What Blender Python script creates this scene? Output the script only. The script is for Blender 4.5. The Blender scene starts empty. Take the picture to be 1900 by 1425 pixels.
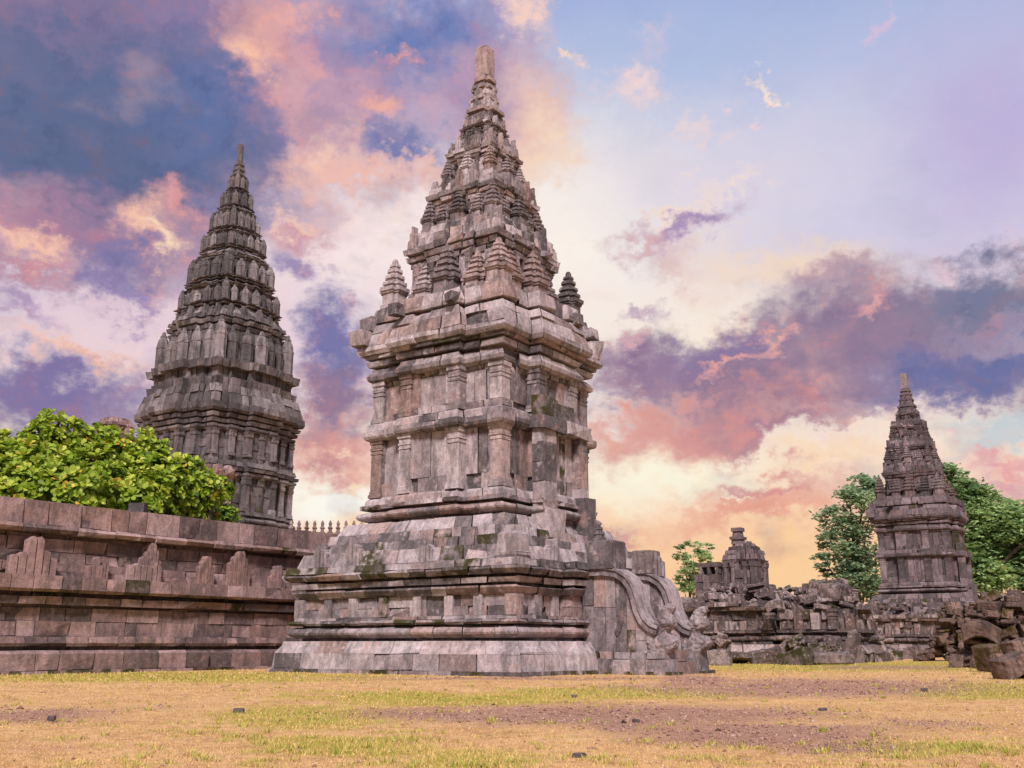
import bpy, math, random
import numpy as np
from mathutils import Vector, Matrix, noise as mn

D = math.radians
sc = bpy.context.scene
col = sc.collection
# ------------------------------------------------------------------ camera
EYE = 0.6
cam = bpy.data.cameras.new('camera')
cam.sensor_width = 36.0
cam.lens = 36.0 * 1875 / 1900
cam.clip_start = 0.1
cam.clip_end = 5000
co = bpy.data.objects.new('camera', cam)
col.objects.link(co)
co.location = (0, 0, EYE)
co.rotation_euler = (D(90 + 14.43), 0, 0)
sc.camera = co
# ------------------------------------------------------------------ exposure
sc.view_settings.view_transform = 'Standard'
sc.view_settings.look = 'None'
sc.view_settings.exposure = 0.0
sc.view_settings.gamma = 1.0
# ------------------------------------------------------------------ sun
SUN_AZ, SUN_EL = -179.0, 44.0          # where the light comes from (azimuth from +Y towards +X)
sl = bpy.data.lights.new('sun', 'SUN')
sl.energy = 5.0
sl.angle = D(12)
sl.color = (1.0, 0.87, 0.86)
so = bpy.data.objects.new('sun', sl)
col.objects.link(so)
sd = Vector((math.sin(D(SUN_AZ)) * math.cos(D(SUN_EL)), math.cos(D(SUN_AZ)) * math.cos(D(SUN_EL)), math.sin(D(SUN_EL))))
so.rotation_euler = sd.to_track_quat('Z', 'Y').to_euler()
so.location = (-8, -20, 30)


def lin(c):
    return tuple(((v / 255) / 12.92 if v / 255 <= 0.04045 else ((v / 255 + 0.055) / 1.055) ** 2.4) for v in c)


class NT:
    """small helper round a node tree"""
    def __init__(s, tree):
        s.t = tree
        s.n = tree.nodes
        s.n.clear()

    def new(s, typ, **kw):
        n = s.n.new(typ)
        for k, v in kw.items():
            setattr(n, k, v)
        return n

    def put(s, sock, v):
        if v is None:
            return
        if isinstance(v, bpy.types.NodeSocket):
            s.t.links.new(v, sock)
        else:
            if sock.type == 'RGBA' and len(v) == 3:
                v = (*v, 1)
            sock.default_value = v

    def math(s, op, a, b=None, c=None, clamp=False):
        n = s.new('ShaderNodeMath', operation=op, use_clamp=clamp)
        for i, v in enumerate((a, b, c)):
            s.put(n.inputs[i], v)
        return n.outputs[0]

    def vmath(s, op, a, b=None, scale=None):
        n = s.new('ShaderNodeVectorMath', operation=op)
        s.put(n.inputs[0], a)
        s.put(n.inputs[1], b)
        if scale is not None:
            s.put(n.inputs['Scale'], scale)
        return n.outputs['Value'] if op in ('LENGTH', 'DOT_PRODUCT', 'DISTANCE') else n.outputs[0]

    def mix(s, f, a, b, mode='MIX'):
        n = s.new('ShaderNodeMix', data_type='RGBA', blend_type=mode)
        s.put(n.inputs[0], f)
        s.put(n.inputs[6], a)
        s.put(n.inputs[7], b)
        return n.outputs[2]

    def noise(s, vec, scale, detail=4, rough=0.55, dist=0.0, color=False, lac=2.0):
        n = s.new('ShaderNodeTexNoise')
        s.put(n.inputs['Vector'], vec)
        n.inputs['Scale'].default_value = scale
        n.inputs['Detail'].default_value = detail
        n.inputs['Roughness'].default_value = rough
        n.inputs['Distortion'].default_value = dist
        n.inputs['Lacunarity'].default_value = lac
        return n.outputs['Color' if color else 'Fac']

    def ramp(s, f, stops, interp='LINEAR'):
        n = s.new('ShaderNodeValToRGB')
        n.color_ramp.interpolation = interp
        el = n.color_ramp.elements
        while len(el) < len(stops):
            el.new(0.5)
        for e, (p, c) in zip(el, stops):
            e.position = p
            e.color = (*c, 1) if len(c) == 3 else c
        s.put(n.inputs[0], f)
        return n.outputs[0]

    def mrange(s, v, a, b, c=0.0, d=1.0, smooth=True):
        n = s.new('ShaderNodeMapRange', interpolation_type='SMOOTHSTEP' if smooth else 'LINEAR')
        for i, q in enumerate((v, a, b, c, d)):
            s.put(n.inputs[i], q)
        return n.outputs[0]

    def mapping(s, vec, loc=(0, 0, 0), rot=(0, 0, 0), scale=(1, 1, 1), vt='POINT'):
        n = s.new('ShaderNodeMapping', vector_type=vt)
        s.put(n.inputs[0], vec)
        n.inputs[1].default_value = loc
        n.inputs[2].default_value = rot
        n.inputs[3].default_value = scale
        return n.outputs[0]


# ------------------------------------------------------------------ world: sunset clouds laid out by azimuth and elevation
def build_world():
    w = bpy.data.worlds.new('World')
    sc.world = w
    w.use_nodes = True
    N = NT(w.node_tree)
    tc = N.new('ShaderNodeTexCoord')
    dirv = tc.outputs['Generated']
    sep = N.new('ShaderNodeSeparateXYZ')
    N.put(sep.inputs[0], dirv)
    x, y, z = sep.outputs
    az = N.math('MULTIPLY', N.math('ARCTAN2', x, y), 180 / math.pi)
    el = N.math('MULTIPLY', N.math('ARCSINE', z), 180 / math.pi)
    cmb = N.new('ShaderNodeCombineXYZ')
    N.put(cmb.inputs[0], az)
    N.put(cmb.inputs[1], el)
    P0 = cmb.outputs[0]                                  # degrees
    # domain warp for ragged cloud outlines
    big = N.noise(P0, 0.075, 3, 0.55, color=True)
    mid = N.noise(N.mapping(P0, scale=(0.8, 1.25, 1)), 0.28, 8, 0.64, color=True)
    wv = N.vmath('ADD', N.vmath('SCALE', N.vmath('SUBTRACT', big, (.5, .5, .5)), scale=3.5),
                 N.vmath('SCALE', N.vmath('SUBTRACT', mid, (.5, .5, .5)), scale=8.0))
    wv = N.vmath('ADD', wv, N.vmath('SCALE', N.vmath('SUBTRACT', N.noise(P0, 1.3, 5, .62, color=True), (.5, .5, .5)), scale=2.6))
    P = N.vmath('MULTIPLY', N.vmath('ADD', P0, wv), (1, 1, 0))
    Ps = N.vmath('MULTIPLY', N.vmath('ADD', P0, N.vmath('SCALE', wv, scale=0.55)), (1, 1, 0))
    puff = N.noise(N.mapping(P0, scale=(.8, 1.2, 1)), 0.24, 6, 0.56)
    # clear part of the sky, horizon to zenith
    e = N.math('DIVIDE', el, 60.0)
    base = N.ramp(e, [(0.0, lin((248, 190, 128))), (0.09, lin((252, 200, 150))), (0.17, lin((253, 228, 205))),
                      (0.27, lin((222, 208, 222))), (0.38, lin((206, 202, 230))), (0.48, lin((192, 198, 230))),
                      (0.58, lin((158, 176, 224))), (0.8, lin((110, 140, 205))), ])
    c = base
    p = D(14.43)

    def ae(px, py):
        a, b = (px - 950) / 1875, (712.5 - py) / 1875
        X, Y, Z = a, math.cos(p) - b * math.sin(p), math.sin(p) + b * math.cos(p)
        return math.degrees(math.atan2(X, Y)), math.degrees(math.atan2(Z, math.hypot(X, Y)))

    def blob(px, py, rx, ry, rgb, rot=0.0, a=0.35, b=1.25, f=1.0, soft=False):
        nonlocal c
        u, v = ae(px, py)
        k = 1 / 33.0                                     # degrees per photograph pixel
        ca, sa = math.cos(D(rot)), math.sin(D(rot))
        A1, B1 = (ca / (rx * k), sa / (rx * k)), (-sa / (ry * k), ca / (ry * k))
        src = Ps if soft else P
        if rot == 0:
            m = N.vmath('MULTIPLY', N.vmath('SUBTRACT', src, (u, v, 0)), (1 / (rx * k), 1 / (ry * k), 0))
        else:
            m = N.mapping(src, loc=(u, v, 0), rot=(0, 0, D(rot)), scale=(rx * k, ry * k, 1), vt='TEXTURE')
        if not soft:
            a, b = a - .22, b + .10
        msk = N.mrange(N.vmath('LENGTH', m), b, a, 0.0, f)
        c = N.mix(msk, c, lin(rgb))

    S = dict(a=0.0, b=1.5, soft=True)
    blob(1040, 460, 360, 300, (255, 243, 232), f=1, **S)
    blob(720, 430, 200, 120, (255, 240, 234), f=.9, **S)
    blob(620, 470, 330, 170, (252, 230, 226), f=.9, **S)
    blob(330, 620, 420, 120, (236, 205, 214), f=.9, **S)
    blob(1330, 620, 330, 120, (255, 238, 218), f=.9, **S)
    blob(1850, 230, 210, 190, (186, 165, 216), f=.7, **S)
    blob(1250, 110, 260, 130, (166, 188, 228), f=.6, **S)
    blob(1400, 330, 300, 150, (224, 214, 230), f=.7, **S)
    # upper left bank
    blob(250, 160, 400, 330, (142, 120, 164), a=.75, b=1.12)
    blob(130, 440, 330, 110, (172, 124, 154), a=.3, b=1.15)
    blob(620, 170, 260, 230, (190, 150, 178), a=.4, b=1.2)
    blob(880, 160, 170, 190, (186, 150, 180), a=.3, b=1.2)
    blob(190, 235, 370, 155, (84, 98, 140), a=.65, b=1.15)
    blob(90, 110, 290, 170, (90, 104, 148), a=.4, b=1.2, f=.9)
    blob(380, 190, 170, 130, (86, 108, 164), a=.2, b=1.2, f=.9)
    blob(90, 20, 200, 60, (146, 116, 156), a=.0, b=1.2, f=.6)
    blob(770, 50, 190, 100, (104, 122, 184), a=.35, b=1.15)
    blob(735, 285, 120, 50, (112, 118, 176), a=.3, b=1.15)
    blob(640, 90, 60, 70, (160, 136, 178), a=.0, b=1.2, f=.8)
    blob(500, 65, 120, 95, (226, 160, 156), rot=-25, a=.3, b=1.15)
    blob(478, 100, 65, 45, (252, 190, 164), a=.0, b=1.2)
    blob(570, 30, 60, 40, (236, 168, 160), a=.0, b=1.2)
    blob(745, 90, 50, 18, (232, 160, 158), a=.0, b=1.2)
    blob(700, 215, 62, 40, (244, 168, 148), a=.1, b=1.15)
    blob(590, 290, 90, 70, (250, 200, 178), a=.0, b=1.25)
    blob(650, 345, 150, 38, (244, 184, 166), a=.1, b=1.3)
    blob(800, 330, 110, 28, (240, 186, 172), a=.0, b=1.3)
    blob(560, 200, 40, 80, (222, 164, 172), a=.0, b=1.3)
    blob(990, 230, 100, 120, (236, 188, 174), a=.0, b=1.2)
    blob(1010, 290, 80, 70, (250, 216, 184), a=.0, b=1.2)
    blob(975, 30, 75, 50, (250, 206, 192), rot=-35, a=.2, b=1.1)
    blob(1060, 104, 36, 18, (252, 214, 196), a=.1, b=1.15)
    blob(1165, 165, 90, 46, (246, 214, 212), a=.1, b=1.15)
    blob(1210, 85, 50, 34, (214, 196, 220), a=.0, b=1.2, f=.8)
    blob(1432, 148, 44, 20, (255, 228, 208), rot=-35, a=.2, b=1.0)
    blob(1382, 212, 26, 15, (244, 210, 214), a=.1, b=1.1)
    blob(1618, 12, 26, 18, (214, 190, 220), rot=-30, a=.1, b=1.1)
    blob(1290, 250, 70, 18, (240, 214, 214), a=.0, b=1.2, f=.8)
    blob(1350, 335, 80, 18, (246, 220, 214), rot=10, a=.0, b=1.2, f=.9)
    # left middle
    blob(330, 370, 60, 45, (226, 152, 152), a=.1, b=1.2)
    blob(270, 425, 66, 58, (252, 190, 160), rot=-45, a=.1, b=1.15)
    blob(290, 455, 36, 26, (255, 222, 184), a=.0, b=1.2)
    blob(70, 470, 100, 36, (250, 190, 162), rot=-12, a=.1, b=1.15)
    blob(60, 520, 120, 24, (186, 130, 150), a=.0, b=1.2)
    blob(215, 505, 90, 70, (124, 114, 166), rot=-40, a=.3, b=1.15)
    blob(235, 560, 55, 28, (150, 128, 178), rot=-30, a=.1, b=1.15)
    blob(40, 580, 80, 26, (182, 150, 188), rot=-20, a=.1, b=1.2)
    blob(545, 430, 80, 55, (206, 150, 166), a=.2, b=1.15)
    blob(530, 405, 60, 20, (250, 204, 180), a=.0, b=1.2, f=.8)
    blob(550, 500, 60, 40, (148, 128, 178), rot=-25, a=.1, b=1.15)
    blob(130, 660, 170, 26, (246, 188, 164), rot=-6, a=.1, b=1.15)
    blob(120, 745, 230, 75, (124, 108, 162), a=.5, b=1.15)
    # between the temples
    blob(620, 840, 130, 55, (224, 148, 134), a=.3, b=1.25)
    blob(620, 750, 95, 100, (148, 116, 146), a=.5, b=1.15)
    blob(620, 640, 82, 95, (114, 110, 168), a=.5, b=1.1)
    blob(620, 925, 160, 45, (255, 252, 240), f=1, **S)
    blob(650, 880, 40, 14, (252, 214, 170), a=.0, b=1.2)
    # right bank
    blob(1230, 425, 150, 42, (200, 158, 182), rot=12, a=.2, b=1.15)
    blob(1270, 415, 80, 22, (164, 140, 186), rot=14, a=.1, b=1.2)
    blob(1180, 440, 80, 26, (224, 176, 176), rot=10, a=.0, b=1.2)
    blob(1250, 378, 90, 16, (255, 224, 196), rot=10, a=.0, b=1.2, f=.8)
    blob(1240, 480, 70, 36, (224, 178, 180), a=.1, b=1.2, f=.8)
    blob(1450, 500, 240, 60, (248, 216, 184), rot=-6, a=.0, b=1.25, f=.9)
    blob(1180, 580, 60, 20, (196, 168, 190), a=.1, b=1.2)
    blob(1520, 540, 120, 40, (208, 160, 170), rot=10, a=.0, b=1.2, f=.9)
    blob(1640, 620, 290, 125, (152, 124, 150), rot=4, a=.55, b=1.12)
    blob(1400, 690, 330, 100, (142, 116, 148), rot=-2, a=.6, b=1.12)
    blob(1200, 700, 110, 70, (152, 118, 150), a=.4, b=1.15)
    blob(1780, 700, 190, 70, (150, 118, 160), rot=4, a=.3, b=1.15)
    blob(1310, 790, 260, 66, (208, 136, 134), rot=10, a=.4, b=1.15)
    blob(1180, 800, 110, 45, (224, 150, 134), a=.2, b=1.15)
    blob(1330, 825, 190, 34, (224, 150, 134), rot=12, a=.2, b=1.15)
    blob(1470, 790, 170, 30, (178, 124, 142), rot=8, a=.2, b=1.15)
    blob(1835, 545, 150, 65, (116, 118, 152), a=.4, b=1.15)
    blob(1800, 690, 210, 65, (98, 104, 160), rot=8, a=.4, b=1.15)
    blob(1830, 610, 120, 26, (150, 132, 168), rot=8, a=.0, b=1.2, f=.8)
    blob(1340, 650, 120, 40, (138, 114, 162), a=.1, b=1.2, f=.8)
    blob(1600, 585, 50, 26, (232, 160, 160), rot=15, a=.0, b=1.2)
    blob(1410, 650, 50, 24, (240, 166, 150), rot=22, a=.1, b=1.15)
    blob(1160, 650, 34, 26, (224, 160, 170), a=.0, b=1.2)
    blob(1340, 680, 60, 20, (232, 158, 150), rot=20, a=.0, b=1.2)
    blob(1840, 800, 180, 42, (200, 208, 212), rot=10, a=.35, b=1.12)
    blob(1835, 860, 100, 36, (226, 154, 160), rot=-8, a=.2, b=1.15)
    blob(1850, 905, 120, 26, (214, 150, 166), a=.0, b=1.15)
    # low on the right
    blob(1210, 885, 240, 44, (255, 246, 218), f=1, **S)
    blob(1560, 850, 160, 34, (250, 214, 178), rot=8, a=.0, b=1.3)
    blob(1430, 905, 150, 32, (218, 138, 132), rot=2, a=.3, b=1.15)
    blob(1400, 950, 200, 36, (232, 150, 122), rot=2, a=.3, b=1.2)
    blob(1360, 925, 40, 10, (255, 232, 200), a=.0, b=1.2)
    blob(1150, 972, 60, 18, (224, 152, 136), a=.1, b=1.2)
    blob(1450, 1050, 360, 75, (254, 200, 136), f=.9, **S)
    # puffs: lit tops and cooler hollows running through every cloud
    open_ = N.math('MULTIPLY', N.mrange(N.math('ADD', az, N.math('MULTIPLY', el, .35)), 8, 15), N.mrange(el, 17, 23))   # clear upper right
    amt = N.math('MULTIPLY_ADD', open_, -.8, 1.0)
    c = N.mix(N.math('MULTIPLY', N.mrange(puff, .50, .76, 0, .24), amt), c, lin((240, 190, 180)))
    c = N.mix(N.math('MULTIPLY', N.mrange(puff, .50, .30, 0, .30), amt), c, lin((126, 118, 152)))
    tex = N.noise(N.vmath('ADD', P0, N.vmath('SCALE', wv, scale=.5)), .55, 7, .6)
    c = N.mix(N.math('MULTIPLY', N.mrange(tex, .50, .70, 0, .5), amt), c, lin((255, 190, 150)), 'SOFT_LIGHT')
    c = N.mix(N.math('MULTIPLY', N.mrange(tex, .50, .28, 0, .26), amt), c, lin((84, 76, 104)), 'SOFT_LIGHT')
    hs = N.new('ShaderNodeHueSaturation')
    hs.inputs['Saturation'].default_value = .90
    N.put(hs.inputs['Color'], c)
    c = hs.outputs[0]
    # away from the afterglow the sky is a broad pale cloud deck
    back = N.mrange(y, -.25, .62)
    deck = N.mix(N.mrange(N.noise(dirv, 2.4, 7, .6), .35, .65), lin((120, 116, 140)), lin((196, 186, 192)))
    c = N.mix(back, deck, c)
    low = N.mrange(z, -.12, -.01)
    c = N.mix(low, lin((120, 92, 60)), c)
    sky = N.new('ShaderNodeTexSky', sky_type='NISHITA')
    sky.sun_disc = False
    sky.sun_elevation = D(SUN_EL)
    sky.sun_rotation = D(SUN_AZ)
    b1 = N.new('ShaderNodeBackground')
    N.put(b1.inputs[0], sky.outputs[0])
    b1.inputs[1].default_value = 0.1
    b2 = N.new('ShaderNodeBackground')
    N.put(b2.inputs[0], c)
    b2.inputs[1].default_value = 1.0
    mx = N.new('ShaderNodeMixShader')
    mx.inputs[0].default_value = 0.95
    w.node_tree.links.new(b1.outputs[0], mx.inputs[1])
    w.node_tree.links.new(b2.outputs[0], mx.inputs[2])
    out = N.new('ShaderNodeOutputWorld')
    w.node_tree.links.new(mx.outputs[0], out.inputs[0])
    w.cycles.sampling_method = 'MANUAL'
    w.cycles.sample_map_resolution = 512


build_world()


# ------------------------------------------------------------------ materials
def stone_mat(name, light, midc, dark, brown, stain=.5, lichen=.35, moss=(0.05, 0.048, 0.018), scale=1.0, bump=.6, vary=.16):
    m = bpy.data.materials.new(name)
    m.use_nodes = True
    N = NT(m.node_tree)
    tc = N.new('ShaderNodeTexCoord')
    ob = tc.outputs['Object']
    P = N.mapping(ob, scale=(scale, scale, scale))
    oi = N.new('ShaderNodeObjectInfo')
    at = N.new('ShaderNodeAttribute', attribute_name='tint')
    sp = N.new('ShaderNodeSeparateColor')
    N.put(sp.inputs[0], at.outputs['Color'])
    v, hue, ms = sp.outputs[0], sp.outputs[1], sp.outputs[2]
    rnd = N.math('MULTIPLY_ADD', oi.outputs['Random'], vary, -vary * .5)
    v = N.math('ADD', v, rnd)
    n1 = N.noise(P, 1.3, 6, .6)
    v2 = N.math('ADD', v, N.math('MULTIPLY_ADD', n1, .85, -.425), clamp=True)
    c = N.ramp(v2, [(0.08, dark), (0.5, midc), (0.95, light)])
    c = N.mix(N.math('MULTIPLY', N.mrange(hue, .5, 1.0), .7), c, brown)
    pt = N.noise(N.mapping(P, scale=(1.5, 1.5, .8)), 5.5, 6, .7)
    c = N.mix(N.mrange(pt, .32, .70, 0, .9), N.mix(.5, c, (0.03, .024, .026)), N.mix(.16, c, (light[0] * 1.1, light[1] * 1.1, light[2] * 1.1)))
    # weather streaks
    st = N.noise(N.mapping(P, scale=(1.6, 1.6, .42)), 1.7, 8, .68)
    c = N.mix(N.mrange(st, .47, .62, 0, stain), c, (dark[0] * .75, dark[1] * .72, dark[2] * .72))
    # mineral and lichen blotches
    li = N.noise(P, 4.2, 9, .7)
    c = N.mix(N.mrange(li, .54, .68, 0, lichen), c, (light[0] * 1.12, light[1] * 1.1, light[2] * 1.08))
    rb = N.noise(P, 2.6, 7, .62)
    c = N.mix(N.mrange(rb, .55, .72, 0, .5), c, brown)
    # grain
    gr = N.noise(P, 22, 6, .75)
    c = N.mix(N.mrange(gr, .25, .75, .0, 1.0, smooth=False), N.mix(.38, c, (0.02, .016, .016)), N.mix(.10, c, (.7, .65, .63)))
    # moss
    mo = N.math('MULTIPLY', N.mrange(ms, .2, .8), N.mrange(N.noise(P, 3.1, 7, .65), .40, .56))
    c = N.mix(mo, c, moss)
    bs = N.new('ShaderNodeBsdfPrincipled')
    N.put(bs.inputs['Base Color'], c)
    bs.inputs['Roughness'].default_value = .92
    bs.inputs['Specular IOR Level'].default_value = .25
    h = N.math('ADD', N.math('MULTIPLY', N.noise(P, 9, 8, .72), 1.0), N.math('MULTIPLY', gr, .35))
    b1 = N.new('ShaderNodeBump')
    b1.inputs['Strength'].default_value = bump
    b1.inputs['Distance'].default_value = .05
    N.put(b1.inputs['Height'], h)
    N.put(bs.inputs['Normal'], b1.outputs[0])
    o = N.new('ShaderNodeOutputMaterial')
    m.node_tree.links.new(bs.outputs[0], o.inputs[0])
    return m


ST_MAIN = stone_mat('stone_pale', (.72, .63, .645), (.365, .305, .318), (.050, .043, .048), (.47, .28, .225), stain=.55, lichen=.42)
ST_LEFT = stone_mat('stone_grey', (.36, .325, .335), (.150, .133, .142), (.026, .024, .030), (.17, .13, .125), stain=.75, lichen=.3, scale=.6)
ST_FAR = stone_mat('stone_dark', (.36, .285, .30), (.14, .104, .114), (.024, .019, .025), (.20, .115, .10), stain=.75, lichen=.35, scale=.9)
ST_WALL = stone_mat('stone_rose', (.62, .43, .415), (.37, .225, .21), (.085, .056, .056), (.40, .22, .17), stain=.5, lichen=.35)
ST_RUIN = stone_mat('stone_rubble', (.60, .49, .46), (.19, .125, .115), (.018, .010, .011), (.20, .085, .055), stain=.9, lichen=.75, scale=1.3, bump=.9, vary=.7)
ST_BROWN = stone_mat('stone_brown', (.42, .27, .21), (.18, .098, .066), (.016, .009, .008), (.22, .09, .045), stain=.85, lichen=.3, moss=(.07, .055, .012), bump=.9, vary=.5)


def leaf_mat(name, c0, c1, c2, trans=.35):
    m = bpy.data.materials.new(name)
    m.use_nodes = True
    N = NT(m.node_tree)
    at = N.new('ShaderNodeAttribute', attribute_name='tint')
    sp = N.new('ShaderNodeSeparateColor')
    N.put(sp.inputs[0], at.outputs['Color'])
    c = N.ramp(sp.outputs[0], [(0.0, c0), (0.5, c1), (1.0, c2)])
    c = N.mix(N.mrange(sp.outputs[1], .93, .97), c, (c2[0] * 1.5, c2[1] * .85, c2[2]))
    bs = N.new('ShaderNodeBsdfPrincipled')
    N.put(bs.inputs['Base Color'], c)
    bs.inputs['Roughness'].default_value = .5
    bs.inputs['Specular IOR Level'].default_value = .4
    tr = N.new('ShaderNodeBsdfTranslucent')
    N.put(tr.inputs[0], c)
    mx = N.new('ShaderNodeMixShader')
    mx.inputs[0].default_value = trans
    o = N.new('ShaderNodeOutputMaterial')
    m.node_tree.links.new(bs.outputs[0], mx.inputs[1])
    m.node_tree.links.new(tr.outputs[0], mx.inputs[2])
    m.node_tree.links.new(mx.outputs[0], o.inputs[0])
    return m


LF_BUSH = leaf_mat('leaf_yellow_green', (.045, .12, .015), (.26, .40, .03), (.60, .66, .10), .35)
LF_TREE = leaf_mat('leaf_green_hazed', (.09, .18, .08), (.27, .43, .18), (.52, .68, .32), .4)  # far trees: faint haze softening is mixed into these leaf greens
LF_PALE = leaf_mat('leaf_dull_green_hazed', (.12, .20, .12), (.29, .43, .25), (.50, .64, .38), .45)  # paler far-tree greens, distance haze painted into the colour


def bark_mat():
    m = bpy.data.materials.new('bark')
    m.use_nodes = True
    N = NT(m.node_tree)
    tc = N.new('ShaderNodeTexCoord')
    n = N.noise(N.mapping(tc.outputs['Object'], scale=(6, 6, 1)), 3, 6, .7)
    bs = N.new('ShaderNodeBsdfPrincipled')
    N.put(bs.inputs['Base Color'], N.ramp(n, [(.3, (.045, .032, .026)), (.7, (.15, .115, .095))]))
    bs.inputs['Roughness'].default_value = .9
    o = N.new('ShaderNodeOutputMaterial')
    m.node_tree.links.new(bs.outputs[0], o.inputs[0])
    return m


BARK = bark_mat()


def ground_mat():
    m = bpy.data.materials.new('ground')
    m.use_nodes = True
    N = NT(m.node_tree)
    tc = N.new('ShaderNodeTexCoord')
    P = tc.outputs['Object']
    at = N.new('ShaderNodeAttribute', attribute_name='dirt')
    sp = N.new('ShaderNodeSeparateColor')
    N.put(sp.inputs[0], at.outputs['Color'])
    dirt, green = sp.outputs[0], sp.outputs[1]
    n1 = N.noise(P, 1.1, 9, .68)
    n2 = N.noise(P, 9, 8, .72)
    n3 = N.noise(P, 60, 4, .7)
    grass = N.ramp(N.math('MULTIPLY_ADD', n2, .6, N.math('MULTIPLY', n1, .4)),
                   [(.34, (.30, .17, .085)), (.46, (.50, .30, .135)), (.55, (.64, .42, .20)), (.66, (.74, .54, .32))])
    gg = N.ramp(n2, [(.3, (.22, .20, .025)), (.7, (.50, .42, .06))])
    n4 = N.noise(P, .55, 8, .7)
    grass = N.mix(N.mrange(n4, .54, .70, 0, .75), grass, (.42, .21, .12))
    gm = N.mrange(N.math('MULTIPLY_ADD', n1, .7, green), .62, 1.0, 0, .85)
    grass = N.mix(gm, grass, gg)
    dc = N.ramp(N.math('MULTIPLY_ADD', n3, .4, N.math('MULTIPLY', n2, .6)),
                [(.3, (.17, .09, .065)), (.5, (.33, .19, .14)), (.7, (.46, .29, .23))])
    dm = N.mrange(N.math('ADD', dirt, N.math('MULTIPLY_ADD', n2, 1.5, -.75)), .30, .80, 0, .85)
    c = N.mix(dm, grass, dc)
    c = N.mix(N.mrange(n3, .30, .5, .35, 0), c, (.12, .075, .03))
    bs = N.new('ShaderNodeBsdfPrincipled')
    N.put(bs.inputs['Base Color'], c)
    bs.inputs['Roughness'].default_value = .95
    bs.inputs['Specular IOR Level'].default_value = .15
    b1 = N.new('ShaderNodeBump')
    b1.inputs['Strength'].default_value = .7
    b1.inputs['Distance'].default_value = .03
    N.put(b1.inputs['Height'], N.math('MULTIPLY_ADD', n3, .5, n2))
    N.put(bs.inputs['Normal'], b1.outputs[0])
    o = N.new('ShaderNodeOutputMaterial')
    m.node_tree.links.new(bs.outputs[0], o.inputs[0])
    return m


# ------------------------------------------------------------------ mesh building
class MB:
    def __init__(s):
        s.v, s.f, s.t = [], [], []

    def add(s, vs, fs, tint):
        b = len(s.v)
        s.v.extend(vs)
        for f in fs:
            s.f.append([i + b for i in f])
            s.t.append(tint)

    def build(s, name, mat, parent=None, smooth=False):
        me = bpy.data.meshes.new(name)
        me.from_pydata([tuple(q) for q in s.v], [], s.f)
        a = me.attributes.new('tint', 'FLOAT_COLOR', 'FACE')
        a.data.foreach_set('color', np.array([(*t, 1.0) for t in s.t], 'f').ravel())
        me.materials.append(mat)
        if smooth:
            me.polygons.foreach_set('use_smooth', [True] * len(me.polygons))
        me.update()
        o = bpy.data.objects.new(name, me)
        col.objects.link(o)
        if parent:
            o.parent = parent
        return o


def np_mesh(name, V, F, mat, tints=None, parent=None, attr='tint', domain='FACE', smooth=False):
    """V (n,3), F (m,k) arrays of equal-size faces"""
    me = bpy.data.meshes.new(name)
    m, k = F.shape
    me.vertices.add(len(V))
    me.vertices.foreach_set('co', V.astype('f').ravel())
    me.loops.add(m * k)
    me.loops.foreach_set('vertex_index', F.astype('i').ravel())
    me.polygons.add(m)
    me.polygons.foreach_set('loop_start', np.arange(0, m * k, k, dtype='i'))
    me.polygons.foreach_set('loop_total', np.full(m, k, dtype='i'))
    if tints is not None:
        a = me.attributes.new(attr, 'FLOAT_COLOR', domain)
        t4 = np.ones((len(tints), 4), 'f')
        t4[:, :tints.shape[1]] = tints
        a.data.foreach_set('color', t4.ravel())
    me.materials.append(mat)
    me.update(calc_edges=True)
    me.validate()
    if smooth:
        me.polygons.foreach_set('use_smooth', [True] * len(me.polygons))
    o = bpy.data.objects.new(name, me)
    col.objects.link(o)
    if parent:
        o.parent = parent
    return o


def empty(name, label, cat, loc, rz=0.0, group=None, scale=None):
    o = bpy.data.objects.new(name, None)
    col.objects.link(o)
    o.location = loc
    o.rotation_euler = (0, 0, rz)
    o.empty_display_size = .3
    o['label'] = label
    o['category'] = cat
    if group:
        o['group'] = group
    if scale:
        o.scale = (scale,) * 3
    return o


def tag(o, label=None, cat=None, group=None, kind=None):
    for k, v in (('label', label), ('category', cat), ('group', group), ('kind', kind)):
        if v:
            o[k] = v
    return o


R = random.Random(7)


def rtint(r=None, bias=0.0, moss=.012):
    r = r or R
    v = .49 + bias + r.gauss(0, .23)
    q = r.random()
    if q < .14:
        v = .02 + r.random() * .16 + bias * .4
    elif q < .24:
        v = .78 + r.random() * .2
    return (min(1, max(0, v)), r.random() ** 1.6, 1.0 if r.random() < moss else r.random() * .25)


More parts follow.
